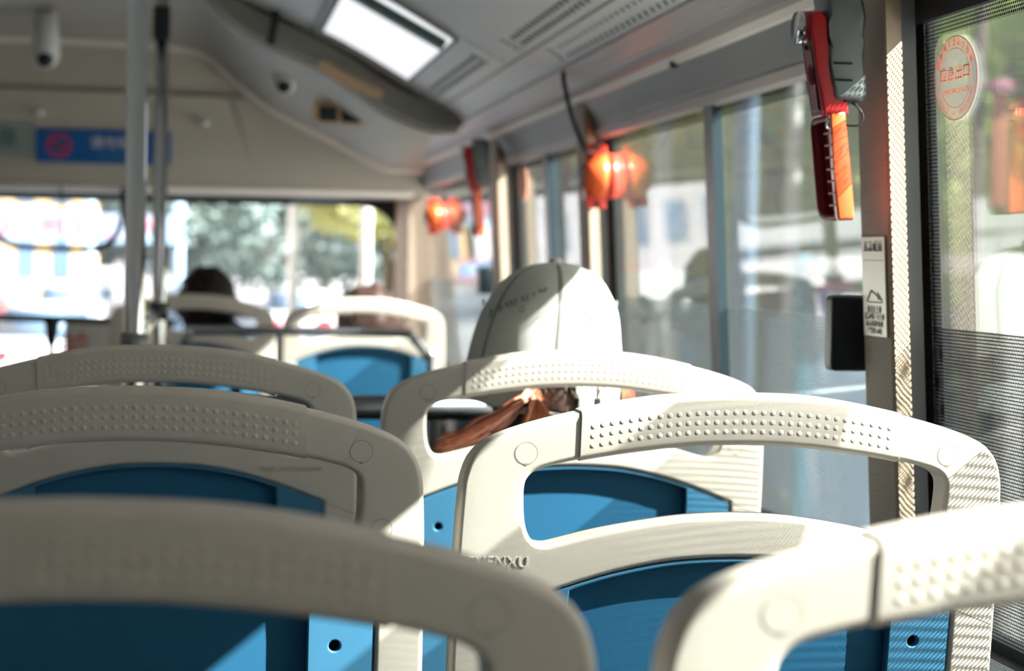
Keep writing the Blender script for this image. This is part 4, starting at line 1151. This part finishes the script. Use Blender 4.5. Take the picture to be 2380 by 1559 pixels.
for j in range(len(rings)-1):
    for k in range(NS):
        an = 2*pi*(k+.5)/NS; d = (an-(AN0+2*pi)+pi) % (2*pi)-pi; hh_ = prof[j][0]
        w_ = abs(d)*.095/.036
        if w_ < 1 and hh_ > .186-.058*sqrt(max(0, 1-w_*w_)) and hh_ < .173: continue
        bm.faces.new((rings[j][k], rings[j][(k+1) % NS], rings[j+1][(k+1) % NS], rings[j+1][k]))
bm.faces.new(rings[0])
cap = obj('cap', bm, M['cap'], t)
md = cap.modifiers.new('cloth', 'SOLIDIFY'); md.thickness = .0018; md.offset = -1
bm = bmesh.new()
for s in range(6):
    an = AN0+pi/3*s
    for da in (-.035, 0, .035):
        hmax = .118 if s == 0 else .160
        tube(bm, [cap_pt(h, r+.0006, an+da*min(1, .05/max(r, .01))) for h, r in prof if .003 < h < hmax], .00055 if da else .0009, 5)
so_ = obj('seams', bm, M['stitch'], cap)
bm = bmesh.new(); sphere(bm, cap_pt(-.0015, 0, 0), (.0085, .0085, .0045), 20, 10); obj('top_button', bm, M['cap'], cap)
bm = bmesh.new()
for an, h in ((AN0-.56, .056), (AN0+.50, .066), (AN0+1.6, .05), (AN0-1.7, .05)):
    r = next(b for a, b in prof if a >= h); p = cap_pt(h, r+.001, an); o_ = (p-Vector((p.x*0, .125, p.z))).normalized()
    ring = [p+(o_.cross(Vector((0, 0, 1))).normalized()*cos(2*pi*k/16)+Vector((0, 0, 1))*sin(2*pi*k/16))*.0034 for k in range(17)]
    tube(bm, ring, .0010, 6)
eo_ = obj('eyelets', bm, M['stitch'], cap); eo_['kind'] = 'stuff'
bm = bmesh.new()
for i in range(11):
    h = .030+.0028*i; an = AN0-.30-.085*i
    if an: 
        r = next(b for a, b in prof if a >= h)
        for dh, dn in ((0, 0), (.004, .02), (.0, .035), (.006, -.01)):
            p = cap_pt(h+dh, r+.0012, an+dn); q = cap_pt(h+dh+.0035, r+.0012, an+dn+.02); tube(bm, [p, q], .0011, 5)
em = obj('embroidery', bm, M['stitch'], cap); em['kind'] = 'stuff'
bm = bmesh.new(); n = 20; rows_ = []
for k in range(n+1):
    an = pi*.12+pi*.76*k/n; rr_ = .094
    a_ = cap_pt(.150, rr_, an); b_ = a_+Vector((cos(an)*.01, .070*sin(an)*(1), -.014-.010*abs(cos(an))))
    rows_.append((a_, b_))
v_ = [(bm.verts.new(a_), bm.verts.new(b_)) for a_, b_ in rows_]
for a_, b_ in zip(v_, v_[1:]): bm.faces.new((a_[0], b_[0], b_[1], a_[1]))
br_ = obj('brim', bm, M['cap'], cap); md = br_.modifiers.new('s', 'SOLIDIFY'); md.thickness = .003
bm = bmesh.new()
p = cap_pt(.158, .0965, AN0+.62); box(bm, p.x-.005, p.x+.005, p.y-.002, p.y, p.z-.006, p.z+.005, .001); obj('buckle', bm, M['chromering'], cap)
hair = hair_shell(t, M['hair_d'], (0.002, .120, .685), (.083, .090, .100), .0, 90, .02, -.085, 3)
# ponytail
rnd = random.Random(5)
bases = L(1243, 902, 2.360); root_mats = [M['hair_r'], M['hair_r2'], M['hair_d']]
bm = bmesh.new()
for k in range(820):
    u = rnd.random(); v = rnd.gauss(0, 1)
    m_i = 0 if rnd.random() < .52 else (1 if rnd.random() < .66 else 2)
    if u < .74:      # sweep to the left
        f_ = rnd.random()
        end = (1004+70*rnd.random()**1.5+55*f_*rnd.random(), 1046+16*rnd.random()-46*f_*(.4+.6*rnd.random()))
        m1 = (1195-28*(1-f_)+rnd.gauss(0, 4), 955+26*(1-f_)-16*f_+rnd.gauss(0, 5)); m2 = (1112-8*(1-f_)+rnd.gauss(0, 6), 1004+22*(1-f_)-20*f_+rnd.gauss(0, 6))
    else:
        f_ = rnd.random()
        end = (1205+110*f_+rnd.gauss(0, 5), 1030+rnd.gauss(0, 10)); m1 = (1232+34*f_+rnd.gauss(0, 3), 945+rnd.gauss(0, 4)); m2 = (1218+75*f_+rnd.gauss(0, 5), 985+rnd.gauss(0, 5))
    st_ = (1243+rnd.gauss(0, 7), 903+rnd.gauss(0, 3))
    dy = rnd.uniform(-.010, .012)
    P_ = [L(*st_, 2.372+dy*.4), L(*m1, 2.356+dy), L(*m2, 2.352+dy), L(*end, 2.360+dy)]
    tube(bm, smooth_path(P_, 4), [.0011]*9+[.0009, .0007, .0005, .0003], 4, mi=m_i)
po_ = obj('ponytail', bm, root_mats, t); 
bm = bmesh.new(); tube(bm, [L(1243, 888, 2.38), L(1243, 903, 2.366)], [.011, .012], 14); obj('hair_tie', bm, M['black'], t)
bm = bmesh.new()
for k in range(60):
    p = L(1452+rnd.gauss(0, 5), 888+rnd.gauss(0, 4), 2.45); q = L(1462+rnd.gauss(0, 8), 938+rnd.gauss(0, 6), 2.45); tube(bm, [p, (p+q)/2+Vector((.002, 0, 0)), q], .0012, 4, mi=k % 2)
obj('side_hair', bm, root_mats[:2], t)

# --- two passengers far in front
def far_person(px_, py_top, Y, lab, hm, shirt, seed, wide=1.0):
    q = atY(px_, py_top, Y)
    t, body = person((q.x-.012, Y-.125, q.z-.825), lab, None, None, shirt, .009)
    hair_shell(t, hm, (0, .118, .722), (.083*wide, .100, .103), .02, 500, .02, -.10, seed)
    return t
t = far_person(492, 617, 5.80, 'person with short black hair in the far shaded seat, one ear showing', M['hair_b'], M['shirt_n'], 11)
bm = bmesh.new(); rnd = random.Random(9)
for k in range(160):
    a_ = Vector((.03+rnd.gauss(0, .012), .025, .66+rnd.gauss(0, .02))); b_ = a_+Vector((.055+rnd.gauss(0, .012), -.012, -.035+rnd.gauss(0, .012)))
    tube(bm, [a_, (a_+b_)/2+Vector((0, -.008, .008)), b_], [.002, .0018, .0008], 4)
obj('tied_hair', bm, M['hair_b'], t)
far_person(868, 659, 5.80, 'person with wavy dark brown hair in the far sunlit seat', M['hair_d'], M['shirt_b'], 12, 1.2).scale = (.92, 1, 1)
# =================================================================== street outside
GZ = -2.25
def X(px_, Y): return atY(px_, 600, Y).x
bm = bmesh.new(); box(bm, -9, 3.1, -30, 260, GZ-.05, GZ); struct('road', bm, M['road'])
bm = bmesh.new(); box(bm, 3.1, 140, -60, 300, GZ-.05, GZ+.14); box(bm, -140, -9, -60, 300, GZ-.05, GZ+.14); struct('pavement', bm, M['paving'])
bm = bmesh.new()
for y in range(-4, 120, 6):
    for x in (-1.9, -5.4): box(bm, x-.07, x+.07, y, y+3, GZ, GZ+.006)
box(bm, -9, 3, 27, 27.5, GZ, GZ+.006); o = struct('road_markings', bm, M['mark'])
# trees: three crowns of real leaves, reused
crowns = []
def crown_mesh(seed, n, m, sz):
    rnd = random.Random(seed); bm = bmesh.new(); blobs = []
    for k in range(16):
        d = Vector((rnd.gauss(0, 1), rnd.gauss(0, 1), rnd.gauss(0, .8))).normalized()*rnd.uniform(.35, .78)
        blobs.append((d, rnd.uniform(.26, .44)))
    for k in range(n):
        c, r = rnd.choice(blobs); d = Vector((rnd.gauss(0, 1), rnd.gauss(0, 1), rnd.gauss(0, 1))).normalized()
        p = c+d*r*rnd.uniform(.6, 1.0); s = sz*rnd.uniform(.6, 1.4)
        a = Vector((rnd.gauss(0, 1), rnd.gauss(0, 1), rnd.gauss(0, 1))).normalized(); b = a.cross(d+Vector((.01, .02, .3))).normalized(); a = b.cross(a.cross(b)).normalized() if False else a
        q = [p-a*s, p+b*s*.55, p+a*s, p-b*s*.55]; bm.faces.new([bm.verts.new(v) for v in q])
    me = bpy.data.meshes.new('crown'); bm.to_mesh(me); bm.free(); me.materials.append(m); return me
cm = [crown_mesh(1, 5200, M['leaf_g'], .050), crown_mesh(2, 5200, M['leaf_b'], .050), crown_mesh(3, 4600, M['leaf_y'], .052)]
bm = bmesh.new(); tube(bm, [(0, 0, 0), (.03, 0, .8), (-.02, .02, 1.7), (.02, 0, 2.6), (0, 0, 3.4)], [.17, .13, .11, .08, .04], 10)
for a_ in range(6):
    an = a_*pi/3; tube(bm, [(0, 0, 1.9+.12*a_), (cos(an)*.5, sin(an)*.5, 2.5+.15*a_), (cos(an)*1.0, sin(an)*1.0, 3.0+.1*a_)], [.06, .04, .02], 6)
tm = bpy.data.meshes.new('trunk'); bm.to_mesh(tm); bm.free(); tm.materials.append(M['bark'])
ntree = [0]
def tree(x, y, kind, r, zc, lab, squash=.85, zb=None):
    t = thing('tree', (x, y, GZ+.14 if zb is None else zb), lab, 'tree', 'trees along the street')
    c = bpy.data.objects.new('crown', cm[kind]); C.objects.link(c); c.parent = t; c.location = (0, 0, zc-GZ); c.scale = (r, r, r*squash); c.rotation_euler = (0, 0, ntree[0]*1.7)
    k = bpy.data.objects.new('trunk', tm); C.objects.link(k); k.parent = t; k.scale = (1, 1, (zc-GZ)/3.0)
    ntree[0] += 1; return t
trees = [(6.9, 13.5, 0, 2.6, 1.9, 'green tree nearest the bus on the right, behind the middle window'),
 (7.4, 17.5, 0, 3.0, 2.2, 'broad green tree beyond the red hammer'), (8.8, 17.0, 2, 2.2, .5, 'low yellow-green bushy tree behind the dotted window'),
 (6.2, 22.0, 2, 2.9, 2.3, 'yellow-green tree seen over the orange breaker'), (6.6, 29.0, 0, 3.2, 2.4, 'green tree beyond the second pillar'),
 (10.5, 25.0, 0, 3.4, 2.6, 'tall green tree at the back of the pavement'), (6.4, 38.0, 1, 3.4, 2.0, 'blue-green tree seen through the narrow window'),
 (5.2, 52.0, 1, 4.2, 2.0, 'blue-green tree at the right end of the windscreen'), (1.9, 60.0, 1, 4.6, 2.4, 'large blue-green tree in the middle of the windscreen'),
 (3.9, 44.0, 2, 2.3, 1.3, 'pale yellow-green tree low in the windscreen'), (-.6, 70.0, 1, 3.9, 2.0, 'dim blue-green tree left of the white post in the windscreen'),
 (9.4, 12.2, 0, 1.9, 1.2, 'green tree at the upper right edge behind the exit sticker'),
 (8.2, 20.5, 0, 2.5, .5, 'bushy low-crowned green tree beyond the pale blue post'), (11.6, 19.0, 2, 2.9, .9, 'yellow-green tree in front of the beige building'),
 (8.6, 26.5, 2, 2.8, .6, 'low yellow-green tree beyond the white lamp post by the breaker'), (12.0, 14.5, 0, 2.5, .9, 'green tree at the far right beyond the white shelter')]
for x, y, k, r, zc, lab in trees: tree(x, y, k, r, zc, lab)
# shrubs in the verge
sh = [(6.8, 11.6, .7), (6.9, 16.6, .8), (6.8, 19.5, .8), (6.4, 25.5, 1.0), (8.6, 13.8, .9)]
labs = ['low green shrub at the kerb behind the middle window', 'rounded shrub behind the kiosk', 'shrub beyond the parked cars', 'distant shrub at the verge', 'shrub at the right behind the perforated film']
for (x, y, r), lb in zip(sh, labs):
    t = thing('shrub', (x, y, GZ+.14), lb, 'shrub', 'shrubs on the verge'); c = bpy.data.objects.new('foliage', cm[0]); C.objects.link(c); c.parent = t; c.location = (0, 0, r*.7); c.scale = (r, r, r*.8)
# lamp posts
def post(x, y, r, h, m, lab, arm=True, lean_=0, grp='street posts'):
    t = thing('street_lamp' if arm else 'post', (x, y, GZ), lab, 'post', grp)
    bm = bmesh.new(); tube(bm, [(0, 0, 0), (0, 0, h*.5), (lean_, 0, h)], [r, r*.95, r*.85], 16); obj('pole', bm, m, t)
    bm = bmesh.new(); tube(bm, [(0, 0, 0), (0, 0, .35), (0, 0, .42)], [r*1.7, r*1.6, r*1.1], 16); obj('base', bm, M['castgrey'], t)
    if arm:
        bm = bmesh.new(); tube(bm, [(lean_, 0, h-.1), (lean_-.6, 0, h+.25), (lean_-1.4, 0, h+.3)], [r*.6, r*.5, r*.4], 10); obj('arm', bm, m, t)
        bm = bmesh.new(); box(bm, lean_-1.9, lean_-1.3, -.12, .12, h+.22, h+.32, .03); obj('lamp_head', bm, m, t)
    return t
post(X(1728, 9.5), 9.5, .060, 6.5, M['bluewhite'], 'thick pale blue-white post close outside the middle window')
post(X(1535, 15), 15, .070, 7, M['white'], 'white lamp post seen just right of the orange breaker')
post(X(1838, 13), 13, .050, 5, M['white'], 'thin white post left of the red hammer', False)
post(X(682, 24), 24, .066, 7.5, M['white'], 'white lamp post standing left in the windscreen view')
post(X(850, 26), 26, .068, 7.5, M['white'], 'white lamp post at the right of the windscreen view')
post(X(205, 30), 30, .10, 3.0, M['bluewhite'], 'pale short post on the road ahead, left', False)
# banner on a post
bx = X(2316, 12)
t = thing('banner_post', (bx, 12, GZ), 'rust-orange vertical banner hanging on a post right of the exit sticker', 'banner')
bm = bmesh.new(); tube(bm, [(-.12, .05, 0), (-.12, .05, 4)], .04, 12); obj('pole', bm, M['bark'], t)
zt = atY(2316, 215, 12).z-GZ; zb_ = atY(2316, 480, 12).z-GZ
bm = bmesh.new(); box(bm, -.05, .05+.002, 0, .02, zb_, zt, .004); obj('banner', bm, M['brown'], t)
bm = bmesh.new(); sphere(bm, (0, 0, zt+.04), (.10, .08, .04), 16, 10); obj('flower_basket', bm, M['pink'], t)
# buildings
def building(x0, x1, y0, y1, h, m, lab, nx, nz, side='x', win=M['winblue'], ww=.5):
    t = thing('building', ((x0+x1)/2, (y0+y1)/2, GZ), lab, 'building', 'buildings along the street')
    cx_, cy_ = (x0+x1)/2, (y0+y1)/2
    bm = B(x0-cx_, x1-cx_, y0-cy_, y1-cy_, 0, h); obj('walls', bm, m, t, False)
    bm = B(x0-cx_-.3, x1-cx_+.3, y0-cy_-.3, y1-cy_+.3, h, h+.4); obj('roof', bm, M['bld_w'], t, False)
    for i in range(nx):
        for j in range(nz):
            if side == 'x':     # face toward the road (-x)
                L_ = (y1-y0)/nx; yy = y0-cy_+L_*(i+.5); fx = x0-cx_
                bm = B(fx-.05, fx+.1, yy-L_*ww/2, yy+L_*ww/2, 1.2+3*j, 2.8+3*j)
            else:
                L_ = (x1-x0)/nx; xx = x0-cx_+L_*(i+.5); fy = y0-cy_
                bm = B(xx-L_*ww/2, xx+L_*ww/2, fy-.05, fy+.1, 1.2+3*j, 2.8+3*j)
            obj('window', bm, win, t, False)
    return t
building(17, 26, 18, 38, 13, M['bld_b'], 'beige building behind the trees at the upper right', 6, 4)
building(19, 28, 39, 62, 11, M['bld_w'], 'pale building behind the trees beyond the middle window', 6, 3)
building(13, 22, 66, 86, 14, M['bld_w'], 'pale far building beyond the third pillar', 4, 4)
building(-19, -9.6, 78, 95, 13, M['bld_w'], 'white far building at the left of the windscreen', 6, 4, 'y')
building(-9.2, -5.0, 84, 98, 11, M['bld_y'], 'yellow far building at the left of the windscreen', 3, 3, 'y')
building(-4.5, 14, 104, 118, 9, M['bld_w'], 'pale distant building closing the street', 8, 3, 'y')
building(-34, -24, -10, 60, 12, M['bld_b'], 'long beige building across the road on the left', 14, 4)
# overpass banner with red lettering
ya = 44; a = atY(-120, 490, ya); b = atY(425, 566, ya)
t = thing('overhead_banner', (a.x, ya, b.z), 'white overhead banner with faded red characters across the road', 'banner')
obj('panel', B(0, b.x-a.x, 0, .15, 0, a.z-b.z), M['bluewhite'], t, False)
text('red_characters', '安全文明 礼让行人', (a.z-b.z)*.80, mat('faded_red', (222, 120, 130), .6), t, ((b.x-a.x)/2, -.02, (a.z-b.z)*.5), (pi/2, 0, 0), .004)
bm = bmesh.new()
for x in (.1, b.x-a.x-.1): tube(bm, [(x, .3, GZ-b.z), (x, .3, a.z-b.z+.4)], .12, 10)
obj('support', bm, M['bluewhite'], t)
# bus shelter
sx = X(2235, 8.2)
t = thing('bus_shelter', (sx, 8.2, GZ+.14), 'white bus shelter with a rounded roof at the right edge', 'shelter')
def lz(px_, py_, Y): return atY(px_, py_, Y).z-GZ-.14
zr = lz(2235, 610, 8.2)
bm = bmesh.new(); box(bm, -.06, 1.6, -.6, .6, zr-.05, zr+.03, .02); obj('roof', bm, M['white'], t)
for x, y in ((0.02, -.5), (.02, .5), (1.5, -.5), (1.5, .5)):
    bm = B(x-.045, x+.045, y-.045, y+.045, 0, zr-.04, .008); obj('post', bm, M['white'], t)
obj('back_panel', B(1.46, 1.48, -.5, .5, .4, zr-.1), M['glass'], t, False)
bm = bmesh.new(); box(bm, .7, 1.2, -.45, .45, .42, .47, .01); obj('bench', bm, M['castgrey'], t)
# kiosk with posters
kx = X(1865, 10.5); Yk = 10.5
t = thing('kiosk', (kx, Yk, GZ+.14), 'street kiosk with a white canopy, cyan post and pink and violet posters', 'kiosk')
W = X(2010, 10.5)-kx
z1_ = lz(1900, 600, Yk); z0_ = lz(1900, 640, Yk)
obj('canopy', B(0, W+.3, -.3, .9, z0_, z1_, .02), M['white'], t)
obj('cyan_post', B(-.04, .03, -.05, .05, 0, lz(1860, 590, Yk), .005), M['cyan'], t)
obj('counter', B(.03, W+.25, .0, .8, 0, lz(1900, 745, Yk), .01), M['bluewhite'], t)
obj('violet_poster', B(.06, W*.55, -.02, 0, lz(1900, 760, Yk), lz(1900, 672, Yk)), M['violet'], t, False)
obj('pink_sign', B(.05, W*.8, -.03, 0, lz(1900, 672, Yk), lz(1900, 655, Yk)), M['pink'], t, False)
obj('poster', B(W*.6, W*.95, -.02, 0, lz(1900, 760, Yk), lz(1900, 680, Yk)), M['bluewhite'], t, False)
# white railing wall with a red sign in the middle distance
Yk = 20; fx = X(1440, Yk); t = thing('roadside_wall', (fx, Yk, GZ+.14), 'low blue-white wall with a red strip sign beyond the second pillar', 'wall')
W = X(1640, Yk)-fx
obj('panel', B(0, W, 0, .2, lz(1500, 690, Yk), lz(1500, 640, Yk)), M['bluewhite'], t, False)
obj('base', B(0, W, .02, .18, 0, lz(1500, 690, Yk)), M['teal'], t, False)
obj('red_strip', B(0, W*.5, -.02, 0, lz(1500, 630, Yk), lz(1500, 612, Yk)), mat('red_strip', (222, 70, 84), .5), t, False)
obj('strip_post', B(W*.2, W*.24, .01, .05, lz(1500, 640, Yk), lz(1500, 612, Yk)), M['bluewhite'], t, False)
# cars
def car(x, y, rot, m, lab, taxi=False):
    t = thing('car', (x, y, GZ), lab, 'car', 'cars on the street')
    t.rotation_euler = (0, 0, rot)
    pr_ = [(-2.15, .35), (-2.2, .62), (-2.05, .85), (-1.35, .95), (-.75, 1.38), (.55, 1.42), (1.25, 1.0), (2.0, .9), (2.2, .65), (2.2, .35)]
    low_ = [(-2.2, .30), (-2.22, .60), (-2.1, .86), (-1.4, .96), (1.3, .98), (2.02, .9), (2.22, .62), (2.2, .30)]
    bm = bmesh.new(); prism(bm, low_, -.86, .86, 'x' if False else 'y'); 
    for v in bm.verts: v.co = Vector((v.co.y, v.co.x, v.co.z))
    bmesh.ops.bevel(bm, geom=[e for e in bm.edges], offset=.06, segments=3, affect='EDGES'); o = obj('body', bm, m, t); sharp(o, 45)
    bm = bmesh.new(); prism(bm, [(-1.45, .92), (-.8, 1.38), (.6, 1.42), (1.35, .95)], -.72, .72)
    for v in bm.verts: v.co = Vector((v.co.y*(1 if v.co.z < 1.2 else .88), v.co.x, v.co.z))
    o = obj('windows', bm, M['winblue'], t)
    bm = bmesh.new(); prism(bm, [(-.85, 1.37), (-.75, 1.42), (.5, 1.46), (.62, 1.40)], -.64, .64)
    for v in bm.verts: v.co = Vector((v.co.y, v.co.x, v.co.z))
    obj('roof', bm, m, t)
    for wx in (-.80, .80):
        for wy in (-1.35, 1.35):
            bm = bmesh.new(); tube(bm, [(wx-.1, wy, .32), (wx+.1, wy, .32)], .32, 20); wo_ = obj('wheel', bm, M['tyre'], t)
            bm = bmesh.new(); tube(bm, [(wx-.11, wy, .32), (wx+.11, wy, .32)], .17, 14); obj('hub', bm, M['steel'], wo_)
    for s in (-.6, .6):
        obj('tail_light', B(s-.16, s+.16, -2.24, -2.16, .66, .80, .01), M['signred'], t); obj('headlight', B(s-.16, s+.16, 2.14, 2.24, .62, .78, .01), M['white'], t)
    return t
car(5.1, 15.2, 0, M['car_w'], 'white car parked on the right behind the perforated film')
car(6.9, 8.6, 0, M['car_r'], 'red car parked further right behind the shelter')
car(-2.4, 33, 0, M['car_w'], 'white car on the road ahead, left of the steel poles')
car(-5.6, 40, pi, M['car_s'], 'silver car coming the other way far left')
car(-.4, 48, 0, M['car_s'], 'silver car ahead in the bus lane')
car(-3.3, 52, 0, M['car_w'], 'white car far ahead under the overhead banner')
car(2.2, 50, 0, M['car_w'], 'white car far ahead between the two white lamp posts')
car(-6.6, 60, pi, M['car_r'], 'red car far away at the left')
# delivery scooter at the kerb
sc_ = thing('scooter', (X(1835, 6.2), 6.2, GZ+.14), 'dark scooter with orange panels standing at the kerb, seen through the film', 'scooter')
bm = bmesh.new()
for y in (-.6, .6): tube(bm, [(-.05, y, .24), (.05, y, .24)], .24, 18)
obj('wheels', bm, M['tyre'], sc_); sc_.children[-1]['kind'] = 'stuff'
bm = bmesh.new(); tube(bm, smooth_path([(0, .6, .26), (0, .45, .95), (0, .38, 1.05)], 4), .035, 10); tube(bm, smooth_path([(0, .5, .6), (0, .3, .32), (0, -.1, .32), (0, -.6, .45)], 4), .08, 10); obj('frame', bm, M['blackpl'], sc_)
bm = bmesh.new(); box(bm, -.13, .13, -.65, .05, .68, .78, .03); obj('seat', bm, M['blackpl'], sc_)
bm = bmesh.new(); box(bm, -.10, .10, -.60, .0, .42, .66, .04); obj('side_panel', bm, M['orange'], sc_)
bm = bmesh.new(); box(bm, -.16, .16, .42, .55, .45, .95, .04); obj('front_shield', bm, M['orange'], sc_)
bm = bmesh.new(); tube(bm, [(-.3, .38, 1.02), (.3, .38, 1.02)], .016, 10); obj('handlebar', bm, M['blackpl'], sc_)
# white railing on the road ahead
rl = thing('road_railing', (-8.5, 20, GZ), 'white traffic railing running beside the road ahead', 'railing')
bm = bmesh.new()
for z in (.35, .95): tube(bm, [(0, 0, z), (0, 30, z)], .03, 8)
for k in range(26): tube(bm, [(0, 30*k/25, 0), (0, 30*k/25, 1.0)], .025, 8)
obj('rails', bm, M['white'], rl)
for o in list(C.objects):
    if o.parent is None and o.type in ('MESH', 'EMPTY'): o.location.z += ZC
bpy.context.view_layer.update()
